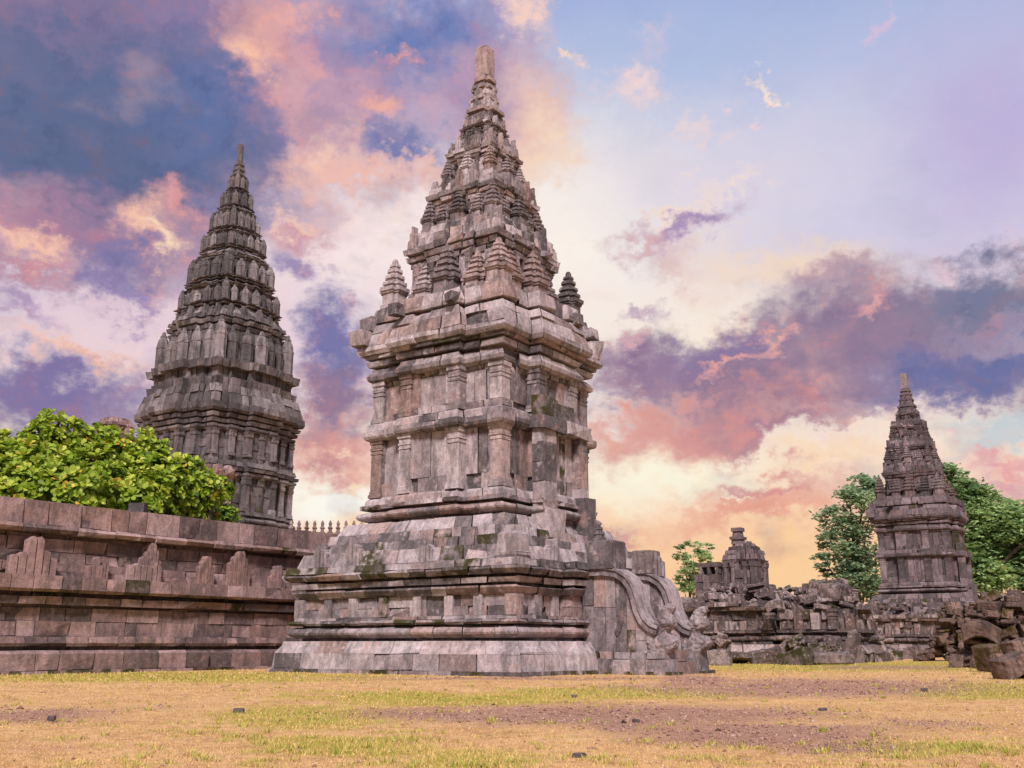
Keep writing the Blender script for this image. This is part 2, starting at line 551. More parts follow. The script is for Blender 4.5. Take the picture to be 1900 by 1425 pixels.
def edge(mb, Pa, Pb, Ia, Ib, Z, L, jit=.012, gap=.011, chip=.22, miss=.0, bias=0., moss=.012, r=None, first=None):
    """one straight run of stone blocks. Pa,Pb outer profile points at both ends (bottom to top), Ia,Ib inner points, Z heights"""
    r = r or R
    n = len(Z)
    ln = math.hypot(Pb[0][0] - Pa[0][0], Pb[0][1] - Pa[0][1])
    if ln < .02:
        return first
    k = max(1, round(ln / L))
    cuts = [0.0] + [(i + r.uniform(-.28, .28)) / k for i in range(1, k)] + [1.0]
    t = first
    for i in range(k):
        a, b = cuts[i], cuts[i + 1]
        g = min(gap / ln, (b - a) * .2)
        if i > 0:
            a += g
        if i < k - 1:
            b -= g
        if not (i == 0 and first):
            t = rtint(r, bias, moss)
        push = r.uniform(-jit, jit) * 1.3
        if miss and r.random() < miss:
            push = -r.uniform(.06, .2)
            t = (max(0, t[0] - .3), t[1], t[2])
        ex, ey = (Pb[0][0] - Pa[0][0]) / ln, (Pb[0][1] - Pa[0][1]) / ln
        nx, ny = ey, -ex
        vs = []
        tilt = r.uniform(-jit, jit)
        for side, tt in ((0, a), (1, b)):
            for j in range(n):
                x = Pa[j][0] + (Pb[j][0] - Pa[j][0]) * tt
                y = Pa[j][1] + (Pb[j][1] - Pa[j][1]) * tt
                o = push + (tilt if side else -tilt) * .5
                sx = sz = 0.0
                if j in (0, n - 1) and r.random() < chip:
                    q = r.uniform(.01, .035) if r.random() < .85 else r.uniform(.04, .09)
                    o -= q
                    sx = (1 if side == 0 else -1) * q * .5
                    sz = (1 if j == 0 else -1) * q * .6
                hz = (Z[-1] - Z[0]) * .10
                sz = max(-hz, min(hz, sz))
                vs.append((x + nx * o + ex * sx, y + ny * o + ey * sx, Z[j] + sz + r.uniform(-.3, .3) * jit))
            xi = Ia[0] + (Ib[0] - Ia[0]) * tt
            yi = Ia[1] + (Ib[1] - Ia[1]) * tt
            vs.append((xi, yi, Z[-1]))
            vs.append((xi, yi, Z[0]))
        m = n + 2
        fs = []
        for j in range(n - 1):
            fs.append((j, m + j, m + j + 1, j + 1))
        fs.append((n - 1, m + n - 1, m + n, n))          # top
        fs.append((0, n + 1, m + n + 1, m))              # bottom
        fs.append(tuple(range(m)))                       # side a
        fs.append(tuple(m + q for q in reversed(range(m))))
        mb.add(vs, fs, t)
    return t


def plan(h, steps, href):
    """redented square: steps is four lists (S,E,N,W) of (half width, projection)"""
    pts = []
    for sidx in range(4):
        line = [(-h, -h)]
        y = -h
        st = [(w + (h - href), d) for (w, d) in steps[sidx]]
        st = [(w, d) for (w, d) in st if w > .02]
        for w, d in st:
            line.append((-w, y))
            y = -h - d
            line.append((-w, y))
        for i in range(len(st) - 1, -1, -1):
            w, d = st[i]
            line.append((w, y))
            y = -h - (st[i - 1][1] if i > 0 else 0)
            line.append((w, y))
        for x, y in line:
            for _ in range(sidx):
                x, y = -y, x
            pts.append((x, y))
    return pts


def rectf(a, b):
    return lambda h: [(-a - h, -b - h), (a + h, -b - h), (a + h, b + h), (-a - h, b + h)]


def ring(mb, pf, prof, L=.6, depth=.35, core=True, **kw):
    """closed course of blocks; pf(h) gives the outline at offset h; prof = [(z,h),...]"""
    polys = [pf(h) for z, h in prof]
    Z = [z for z, h in prof]
    hm = min(h for z, h in prof)
    inner = pf(hm - depth)
    n = len(polys[0])
    if len(inner) != n:
        inner = [(x * .7, y * .7) for x, y in polys[0]]
    t = None
    for i in range(n):
        j = (i + 1) % n
        t = edge(mb, [q[i] for q in polys], [q[j] for q in polys], inner[i], inner[j], Z, L, first=t, **kw)
    if core:
        cp = pf(hm - .07)
        if len(cp) == n:
            z0, z1 = Z[0], Z[-1]
            vs = [(x, y, z0 + .004) for x, y in cp] + [(x, y, z1 - .004) for x, y in cp]
            fs = [(i, (i + 1) % n, n + (i + 1) % n, n + i) for i in range(n)] + [tuple(range(n, 2 * n))]
            mb.add(vs, fs, (.12, .3, .1))


def bulb(z0, z1, h, out, n=7):
    return [(z0 + (z1 - z0) * i / (n - 1), h + out * math.sin(math.pi * i / (n - 1)) ** .7) for i in range(n)]


def stack(mb, cx, cy, levels, hx=1.0, hy=1.0, r=None, bias=0., jit=.006, steps=.0):
    """one stone shaft: levels [(z, half)], tint changes at each re-entrant level"""
    r = r or R
    t = rtint(r, bias)
    for i in range(len(levels) - 1):
        (z0, a), (z1, b) = levels[i], levels[i + 1]
        if z1 - z0 < 1e-4:
            # horizontal shelf
            pass
        if i and z1 - z0 > .25 and r.random() < .5:
            t = rtint(r, bias)

        def P(q, z):
            if steps:
                k = steps
                o = [(-q, -q * k), (-q * k, -q * k), (-q * k, -q), (q * k, -q), (q * k, -q * k), (q, -q * k), (q, q * k),
                     (q * k, q * k), (q * k, q), (-q * k, q), (-q * k, q * k), (-q, q * k)]
            else:
                o = [(-q, -q), (q, -q), (q, q), (-q, q)]
            return [(cx + x * hx + r.uniform(-jit, jit), cy + y * hy + r.uniform(-jit, jit), z) for x, y in o]
        A, B = P(a, z0), P(b, z1)
        n = len(A)
        fs = [(k_, (k_ + 1) % n, n + (k_ + 1) % n, n + k_) for k_ in range(n)]
        if i == len(levels) - 2:
            fs.append(tuple(range(n, 2 * n)))
        if i == 0:
            fs.append(tuple(reversed(range(n))))
        mb.add(A + B, fs, t)


def box(mb, x0, x1, y0, y1, z0, z1, t=None, jit=.01, r=None):
    r = r or R
    vs = [(x + r.uniform(-jit, jit), y + r.uniform(-jit, jit), z + r.uniform(-jit, jit)) for z in (z0, z1) for x, y in
          ((x0, y0), (x1, y0), (x1, y1), (x0, y1))]
    mb.add(vs, [(0, 3, 2, 1), (4, 5, 6, 7), (0, 1, 5, 4), (1, 2, 6, 5), (2, 3, 7, 6), (3, 0, 4, 7)], t or rtint(r))


def turret(mb, cx, cy, z, s, H, r=None, bias=-.05):
    lv = [(0, 1.06), (.07, 1.04), (.07, .92), (.10, .88), (.30, .86), (.30, .98), (.34, 1.0), (.34, 1.10), (.41, 1.12),
          (.41, .76), (.47, .74), (.47, .90), (.53, .88), (.53, .62), (.60, .58), (.60, .73), (.66, .70), (.66, .48), (.73, .46),
          (.73, .57), (.79, .54), (.79, .36), (.84, .34), (.84, .42), (.89, .38), (.89, .24), (.96, .22), (1.0, .14)]
    stack(mb, cx, cy, [(z + H * a, s * b) for a, b in lv], r=r, bias=bias, steps=.62)


def lathe(mb, cx, cy, lv, n=12, t=None, r=None, bias=0.):
    r = r or R
    t = t or rtint(r, bias, 0)
    vs = []
    for z, q in lv:
        for i in range(n):
            a = 2 * math.pi * i / n
            vs.append((cx + q * math.cos(a), cy + q * math.sin(a), z))
    fs = []
    for j in range(len(lv) - 1):
        for i in range(n):
            k = (i + 1) % n
            fs.append((j * n + i, j * n + k, (j + 1) * n + k, (j + 1) * n + i))
    fs.append(tuple((len(lv) - 1) * n + i for i in range(n)))
    mb.add(vs, fs, t)


def ratna(mb, cx, cy, z, s, H, r=None, bias=0.):
    lv = [(0, .98), (.06, 1.02), (.09, 1.02), (.10, .90), (.14, .92), (.52, .94), (.56, .90), (.57, .97), (.62, .97), (.63, .88), (.72, .82),
          (.80, .66), (.86, .44), (.87, .50), (.90, .48), (.91, .32), (.96, .28), (1.0, .18)]
    n0 = len(mb.v)
    lathe(mb, cx, cy, [(z + H * a, s * b) for a, b in lv], 16, r=r, bias=bias)
    for i in range(n0, len(mb.v)):                      # carved flutes: every other facet line drawn in, edges worn
        x, y, zz = mb.v[i]
        k = (.86 if (i - n0) % 2 else 1.02) + (r or R).uniform(-.035, .035)
        mb.v[i] = (cx + (x - cx) * k, cy + (y - cy) * k, zz)


def pilaster(parent, mat, cx, cy, z0, z1, w, r=None, bias=.08, out=1.0, name='pilaster'):
    mb = MB()
    H = z1 - z0
    b = .05 + w * .25
    if H < .6:
        lv = [(0, w), (H, w)]
    else:
        lv = [(0, w + .035), (.08, w + .035), (.09, w + .015), (.16, w + .015), (.17, w), (H - .36, w), (H - .36, w + .015), (H - .33, w + .015),
              (H - .33, w), (H - .26, w), (H - .26, w + .018), (H - .21, w + .022), (H - .21, w + .002), (H - .12, w + .006), (H - .10, w + .032),
              (H, w + .035)]
    stack(mb, cx, cy, [(z0 + a, q) for a, q in lv], r=r, bias=bias)
    return mb.build(name, mat, parent)


def antefix(mb, cx, cy, z, w, H, dep=.16, ang=0.0, broken=0.0, r=None, t=None, cols=5):
    """upright leaf-shaped stone made of fluted ridges, tallest in the middle"""
    r = r or R
    t = t or rtint(r, .0)
    ca, sa = math.cos(ang), math.sin(ang)
    for i in range(cols):
        u = (i - (cols - 1) / 2) / (cols / 2)
        x0, x1 = (i / cols - .5) * w, ((i + 1) / cols - .5) * w
        hh = H * (1 - .42 * abs(u) ** 1.3) * (1 - (broken * r.random() if abs(u) > .3 or broken > .4 else 0))
        dd = dep * (1 - .5 * abs(u)) * .5
        pk = hh * .07
        sl = pk * (-1 if u < -.1 else (1 if u > .1 else 0))
        pts = [(x0, 0), (x1, 0), (x1, hh - max(0, sl) - pk * .3), ((x0 + x1) / 2, hh), (x0, hh + min(0, sl) - pk * .3)]
        vs = []
        for y in (-dd, dd * .8):
            for j, (x, zz) in enumerate(pts):
                ins = .09 * w / cols if y < 0 else 0
                xx = x + (ins if x == x0 else (-ins if x == x1 else 0))
                vs.append((cx + xx * ca - y * sa, cy + xx * sa + y * ca, z + zz + (0 if zz == 0 else r.uniform(-.008, .008))))
        n = 5
        fs = [tuple(range(n)), tuple(reversed(range(n, 2 * n)))] + [(j, n + j, n + (j + 1) % n, (j + 1) % n) for j in range(n)]
        mb.add(vs, fs, t)


def outline_solid(mb, pts, y0, y1, t, inset=.03, segt=None):
    """solid slab in the x-z plane between y0 and y1 with chamfered rims; pts counter-clockwise seen from -y"""
    n = len(pts)
    cx, cz = sum(p_[0] for p_ in pts) / n, sum(p_[1] for p_ in pts) / n

    def ins(q):
        dx, dz = cx - q[0], cz - q[1]
        l = math.hypot(dx, dz) or 1
        return q[0] + dx / l * inset, q[1] + dz / l * inset
    A = [(x, y0, z) for x, z in map(ins, pts)]
    B = [(x, y0 + inset, z) for x, z in pts]
    C_ = [(x, y1 - inset, z) for x, z in pts]
    E_ = [(x, y1, z) for x, z in map(ins, pts)]
    fs = [tuple(range(n)), tuple(reversed(range(3 * n, 4 * n)))]
    for k in range(3):
        for j in range(n):
            q = (j + 1) % n
            fs.append((k * n + q, k * n + j, (k + 1) * n + j, (k + 1) * n + q))
    mb.add(A + B + C_ + E_, fs, t)


# ------------------------------------------------------------------ slender stepped temple (the near one and its twin)
def build_temple(root, M, seed, near=True, fat=1.0):
    r = random.Random(seed)
    jt = .012 if near else .02
    b0 = 0.0
    none = [[], [], [], []]
    baseP = [[], [(1.35, .3)], [], []]
    bodyP = [[(.85, .20)], [(.85, .32)], [(.85, .20)], [(.85, .20)]]

    def base(h):
        return plan(h, baseP, 3.1)

    def body(h):
        return plan(h, bodyP, 1.95)

    def part(name, pf, courses, mat=M):
        mb = MB()
        for c in courses:
            prof, L = c[0], c[1]
            kw = dict(jit=jt, r=r)
            kw.update(c[2] if len(c) > 2 else {})
            ring(mb, pf, prof, L, **kw)
        return mb.build(name, mat, root)

    part('plinth', base, [
        ([(-.1, 3.50), (.07, 3.48)], .8, dict(moss=.5, bias=-.12, miss=.1)),
        ([(.07, 3.41), (.40, 3.38)], .95, dict(bias=.05, jit=.006, chip=.12)),
        ([(.40, 3.38), (.44, 3.36), (.56, 3.27), (.66, 3.24)], 1.2, dict(bias=.14, jit=.006, chip=.1, gap=.006)),
    ])
    part('roll_moulding', base, [
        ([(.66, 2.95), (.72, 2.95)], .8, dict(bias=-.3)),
        (bulb(.72, .96, 3.04, .16), .7, dict(bias=.05, jit=.008, chip=.05)),
    ])
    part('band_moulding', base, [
        ([(.96, 2.94), (.99, 2.94)], .8, dict(bias=-.3)),
        ([(.99, 3.16), (1.04, 3.19), (1.10, 3.16)], .45, dict(bias=-.18, jit=.03, chip=.6, miss=.12, moss=.1)),
        ([(1.10, 3.09), (1.17, 3.08)], .6, dict(bias=.0, chip=.4)),
    ])
    part('dado', base, [([(1.17, 2.98), (1.36, 2.98)], .55, dict(bias=-.05)), ([(1.36, 2.975), (1.58, 2.975)], .7, dict(bias=.02))])
    part('base_cornice', base, [
        ([(1.58, 3.05), (1.63, 3.08), (1.72, 3.15), (1.76, 3.15)], .8, dict(bias=.05, chip=.35)),
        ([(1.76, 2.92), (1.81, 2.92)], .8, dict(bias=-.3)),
        ([(1.81, 3.14), (1.93, 3.17)], .7, dict(bias=-.02, chip=.35)),
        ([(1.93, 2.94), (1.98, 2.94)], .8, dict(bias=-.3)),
        ([(1.98, 3.24), (2.08, 3.31), (2.14, 3.31)], .6, dict(bias=-.1, chip=.6, jit=.03, moss=.22)),
        ([(2.14, 3.27), (2.30, 3.24)], .75, dict(bias=.02, chip=.4, jit=.03, moss=.15, depth=.5)),
    ])
    for a, bb in ((-2.98, 1), (-2.1, 0), (-1.35, 0), (-.45, 0), (.5, 0), (1.35, 0), (2.1, 0), (2.93, 1)):
        pilaster(root, M, a, -2.93, 1.17, 1.585, .14 if bb else .11, r=r, name='base_pilaster')
    for y in (-2.2, -1.5, 1.5, 2.2, 2.93):
        pilaster(root, M, 2.93, y, 1.17, 1.585, .12, r=r, name='base_pilaster')
    part('terrace', lambda h: plan(h, none, 3), [
        ([(2.28, 3.10), (2.62, 2.99)], .62, dict(chip=.4, jit=.035, bias=.12, moss=.10, miss=.10, depth=.6)),
        ([(2.62, 2.82), (2.84, 2.78)], .45, dict(chip=.5, jit=.03, bias=-.1, moss=.22, miss=.08, depth=.6)),
        ([(2.84, 2.64), (3.06, 2.58)], .42, dict(chip=.4, jit=.03, bias=-.16, moss=.25, miss=.05, depth=.6)),
        ([(3.06, 2.46), (3.34, 2.30)], .50, dict(chip=.3, jit=.025, bias=.08, moss=.08, depth=.5)),
    ])
    # loose standing stones along the terrace edge
    for x, y, w, H, a in ((-2.35, -3.02, .42, .58, 0), (-1.35, -3.02, .46, .66, 0), (2.85, -2.85, .5, .62, .78), (.75, -3.0, .34, .5, .1),
                          (3.0, -1.6, .4, .5, math.pi / 2), (3.0, 2.4, .4, .5, math.pi / 2)):
        mb = MB()
        if x == 2.85:
            stack(mb, x, y, [(2.3, .24), (2.36, .27), (2.42, .27), (2.44, .24), (2.78, .23), (2.84, .17), (2.86, .13), (2.98, .11)], r=r, bias=.15)
        else:
            antefix(mb, x, y, 2.28, w, H, .3, a, .15, r=r, t=(.38 + r.random() * .3, .15, 0))
        mb.build('antefix', M, root)
    # body
    part('foot_moulding', body, [
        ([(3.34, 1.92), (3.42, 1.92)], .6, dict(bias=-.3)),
        (bulb(3.42, 3.64, 2.0, .17), .62, dict(bias=.0, chip=.1)),
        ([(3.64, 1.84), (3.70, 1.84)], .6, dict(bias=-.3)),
        ([(3.70, 2.10), (3.80, 2.10)], .5, dict(bias=.05, chip=.4)),
        ([(3.80, 2.03), (3.92, 2.01), (4.0, 1.93)], .55, dict(bias=.05)),
    ])
    part('lower_wall', body, [([(4.0, 1.88), (4.34, 1.88)], .55, dict(bias=.0, jit=.012, miss=.03, moss=.0)),
                              ([(4.34, 1.875), (4.95, 1.875), (5.42, 1.875)], .40, dict(bias=.03, jit=.014, moss=0, chip=.1))])
    part('middle_cornice', body, [
        ([(5.40, 1.98), (5.44, 2.06), (5.50, 2.09), (5.62, 2.09)], .6, dict(bias=.10, chip=.35, jit=.02)),
        ([(5.62, 2.05), (5.78, 2.02), (5.84, 1.95)], .55, dict(bias=.12, chip=.2)),
        ([(5.84, 1.90), (6.02, 1.90)], .45, dict(bias=-.02, miss=.10, moss=0)),
    ])
    part('upper_wall', body, [([(6.02, 1.87), (6.40, 1.87), (6.74, 1.87)], .42, dict(bias=.04, jit=.015, miss=.01, moss=0, chip=.12)),
                              ([(6.74, 1.88), (6.86, 1.90)], .6, dict(bias=.0))])
    part('architrave', body, [
        ([(6.86, 1.96), (6.92, 2.05), (7.02, 2.07), (7.12, 1.99), (7.20, 1.97)], .55, dict(bias=.08, chip=.35, jit=.02, miss=.03)),
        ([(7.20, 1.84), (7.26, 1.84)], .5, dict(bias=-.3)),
        ([(7.26, 2.05), (7.40, 2.07)], .6, dict(bias=-.04, chip=.3)),
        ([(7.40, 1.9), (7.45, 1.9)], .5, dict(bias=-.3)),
        ([(7.45, 2.12), (7.54, 2.14)], .6, dict(bias=-.1, chip=.4)),
    ])
    part('main_cornice', body, [
        ([(7.54, 2.20), (7.64, 2.25), (7.76, 2.24)], .75, dict(bias=.10, chip=.35, jit=.03, depth=.5)),
        ([(7.76, 2.20), (8.02, 2.13), (8.10, 2.10)], .65, dict(bias=.08, chip=.25, jit=.03, depth=.5, miss=.04)),
        ([(8.10, 2.10), (8.26, 2.04), (8.34, 2.0)], .55, dict(bias=.05, chip=.3, jit=.03, depth=.5)),
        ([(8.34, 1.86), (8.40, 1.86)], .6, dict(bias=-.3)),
        ([(8.40, 2.03), (8.50, 2.03), (8.80, 1.97)], .55, dict(bias=.08, chip=.4, jit=.03, depth=.6, miss=.04)),
    ])
    # pilasters in both storeys
    for z0, z1 in ((4.0, 5.42), (5.84, 6.88)):
        for x in (-1.77, 1.77):
            for y in (-1.77, 1.77):
                pilaster(root, M, x, y, z0, z1, .165, r=r)
        for s_, pr in ((0, .20), (1, .32), (2, .20), (3, .20)):
            for a in (-.72, .72):
                x, y = a, -(1.77 + pr)
                for _ in range(s_):
                    x, y = -y, x
                if s_ == 1 and z0 < 5:
                    continue
                pilaster(root, M, x, y, z0, z1, .165, r=r)
            x, y = (-1.28, -1.86)
    # doorway on the stair side: jambs, dark niche, lintel, door slab far back
    for y0, y1, zt in ((-.95, -.42, 3.55), (.66, 1.02, 3.95)):
        mb = MB()
        for zz in (3.3, 3.75, 4.2, 4.65, 5.05):
            box(mb, 2.12, 2.44, y0, y1, zz, min(5.42, zz + .455), rtint(r, -.02), .015, r)
        box(mb, 2.10, 2.62, y0 - .06, y1 + .05, 2.9, zt, rtint(r, .0), .03, r)
        mb.build('door_jamb', M, root)
    mb = MB()
    box(mb, 2.05, 2.50, -1.05, .02, 5.42, 5.72, rtint(r, -.25), .03, r)
    box(mb, 2.05, 2.52, .03, 1.06, 5.42, 5.74, rtint(r, -.1), .03, r)
    box(mb, 2.10, 2.44, -1.0, -.30, 5.73, 6.20, (.15, .3, 1), .03, r)
    box(mb, 2.10, 2.40, -.29, .5, 5.73, 6.12, (.2, .2, .7), .03, r)
    mb.build('door_lintel', M, root)
    mb = MB()
    for q in range(4):
        box(mb, 2.10, 2.20, -.44 + q * .275, -.17 + q * .275, 3.35, 5.41, rtint(r, -.05), .01, r)
    mb.build('door_slab', M, root)
    # broken corner stones along the cornice
    for (x, y, z, a_, h_) in ((-2.1, -2.1, 7.78, .3, .42), (-2.0, -1.9, 8.2, .26, .38), (2.15, 2.1, 7.78, .24, .5), (2.12, 2.0, 8.3, .2, .3),
                              (-.85, -2.32, 8.36, .2, .3), (.8, -2.28, 8.36, .18, .24), (2.35, .8, 8.3, .2, .35)):
        mb = MB()
        box(mb, x - a_, x + a_ * .5, y - a_, y + a_ * .5, z, z + h_, rtint(r, .1), .05, r)
        mb.build('cornice_stone', M, root)
    # roof tiers
    roofP = [[(.5, .16)]] * 4

    def tier(z, hb, hw, zs, ratio):
        pf = lambda h: plan(h, [[(hw * .50, .13 * ratio)]] * 4, hw)
        z0, z1, z2, z3, z4 = zs       # base, wall top, cornice top, slope top
        q = (z2 - z1) / 3
        part('roof_tier', pf, [
            ([(z, hb), (z0, hb)], .45, dict(chip=.4, jit=.02, bias=-.02)),
            ([(z0, hw), ((z0 + z1) / 2, hw)], .32, dict(bias=-.12, jit=.015)),
            ([((z0 + z1) / 2, hw), (z1, hw)], .34, dict(bias=-.12, jit=.015)),
            ([(z1, hw + .07 * ratio), (z1 + q * .8, hw + .10 * ratio)], .4, dict(bias=-.06, chip=.4, jit=.02)),
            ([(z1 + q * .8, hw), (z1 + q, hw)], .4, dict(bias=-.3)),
            ([(z1 + q, hw + .15 * ratio), (z1 + q * 1.8, hw + .2 * ratio)], .4, dict(bias=-.04, chip=.4, jit=.02)),
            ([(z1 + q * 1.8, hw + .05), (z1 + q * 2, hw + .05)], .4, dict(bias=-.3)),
            ([(z1 + q * 2, hw + .24 * ratio), (z2, hw + .28 * ratio)], .45, dict(bias=.05, chip=.5, jit=.04 * ratio, miss=.05)),
            ([(z2, hw + .17 * ratio), (z3, hw + .13 * ratio)], .42, dict(bias=.06, chip=.3, jit=.035 * ratio, miss=.07)),
            ([(z3, hw + .04 * ratio), (z4, hw + .0)], .40, dict(bias=-.02, chip=.3, jit=.03 * ratio, miss=.04)),
        ])
        for s_ in range(4):
            for a in (-.95, -.48, 0, .48, .95):
                if r.random() < .12:
                    continue
                x, y = a * hw, -(hw + .13 * ratio + (.06 if abs(a) < .6 else -.06))
                for _ in range(s_):
                    x, y = -y, x
                mb = MB()
                antefix(mb, x, y, z2 - .01, .36 * ratio, (z4 - z2) * r.uniform(.95, 1.35), .26 * ratio, s_ * math.pi / 2, .1, r=r, cols=3)
                mb.build('tier_antefix', M, root)
            for a in (-.86, -.44, .44, .86):
                mb = MB()
                pr = .13 * ratio if abs(a) < .5 else 0
                x, y = a * hw, -(hw + pr)
                for _ in range(s_):
                    x, y = -y, x
                w = .085 * ratio
                H = z1 - z0
                stack(mb, x, y, [(z0, w * 1.35), (z0 + H * .1, w * 1.3), (z0 + H * .13, w), (z0 + H * .72, w), (z0 + H * .75, w * 1.3),
                                 (z0 + H * .85, w * 1.35), (z0 + H * .88, w * 1.1), (z1, w * 1.5)], r=r, bias=-.05)
                mb.build('tier_pilaster', M, root)

    tier(8.8, 1.56, 1.30, (9.02, 9.95, 10.45, 10.72, 10.95), .72)
    tier(10.95, 1.12 * fat ** .6, .93 * fat ** .6, (11.08, 11.62, 12.0, 12.2, 12.38), .62)
    tier(12.38, .78 * fat, .62 * fat, (12.5, 12.96, 13.28, 13.46, 13.62), .5)
    tier(13.62, .48 * fat, .36 * fat, (13.68, 13.84, 14.06, 14.16, 14.26), .5)
    for (R_, z, s_, H) in ((1.62, 8.8, .30, 1.36), (1.0 * fat ** .6, 10.95, .21, 1.0), (.68 * fat, 12.38, .16, .8), (.40 * fat, 13.62, .10, .55)):
        for sx in (-1, 1):
            for sy in (-1, 1):
                mb = MB()
                turret(mb, sx * R_, sy * R_, z, s_, H * r.uniform(.9, 1.05), r=r, bias=r.uniform(-.2, .05))
                mb.build('corner_turret', M, root)
    for (R_, z, s_, H) in ((1.50, 8.8, .36, 1.5), (1.06 * fat ** .6, 10.95, .25, 1.02), (.72 * fat, 12.38, .19, .82), (.42 * fat, 13.62, .10, .55)):
        for k in range(4):
            x, y = 0, -R_
            for _ in range(k):
                x, y = -y, x
            mb = MB()
            turret(mb, x, y, z, s_, H, r=r)
            mb.build('niche_turret', M, root)
            if s_ > .2:
                for sgn in (-1, 1):
                    x, y = sgn * R_ * .53, -R_ * .88
                    for _ in range(k):
                        x, y = -y, x
                    mb = MB()
                    turret(mb, x, y, z, s_ * .9, H * r.uniform(.78, .95), r=r, bias=r.uniform(-.2, .05))
                    mb.build('small_turret', M, root)
    mb = MB()
    for za, zb, ha, hb, k_ in ((14.2, 14.46, .40, .37, .7), (14.46, 14.50, .33, .33, .7), (14.50, 14.62, .43, .42, .6), (14.62, 14.90, .31, .29, .7), (14.90, 15.02, .36, .36, .6),
                            (15.02, 15.06, .28, .28, .7), (15.06, 15.26, .27, .24, .7), (15.26, 15.36, .31, .31, .62), (15.36, 15.50, .21, .20, .72), (15.50, 15.62, .27, .26, .66), (15.62, 15.69, .20, .20, .8)):
        g_ = 1 + .10 * (fat - 1) / .25 + (.1 if za < 14.7 else 0)
        stack(mb, r.uniform(-.012, .012), r.uniform(-.012, .012), [(za, ha * g_), (zb, hb * g_)], r=r, bias=-.05, steps=k_, jit=.014)
    for z_a, h_a in ((14.62, .34), (15.02, .28)):
        for k in range(4):
            x, y = 0, -h_a
            for _ in range(k):
                x, y = -y, x
            antefix(mb, x, y, z_a, .24, .26, .12, k * math.pi / 2, .1, r=r, cols=3)
    mb.build('spire', M, root)
    mb = MB()
    stack(mb, 0, 0, [(15.68, .185), (16.2, .195), (16.56, .185), (16.62, .15)], r=r, bias=-.1)
    mb.build('finial', M, root)


YAW = D(-34)
C1 = (-.752, 24.866, 0)
main = empty('stone_temple', 'tall pale stone temple nearest the camera, with stair and stepped spire tower', 'temple', C1, YAW)
build_temple(main, ST_MAIN, 11)


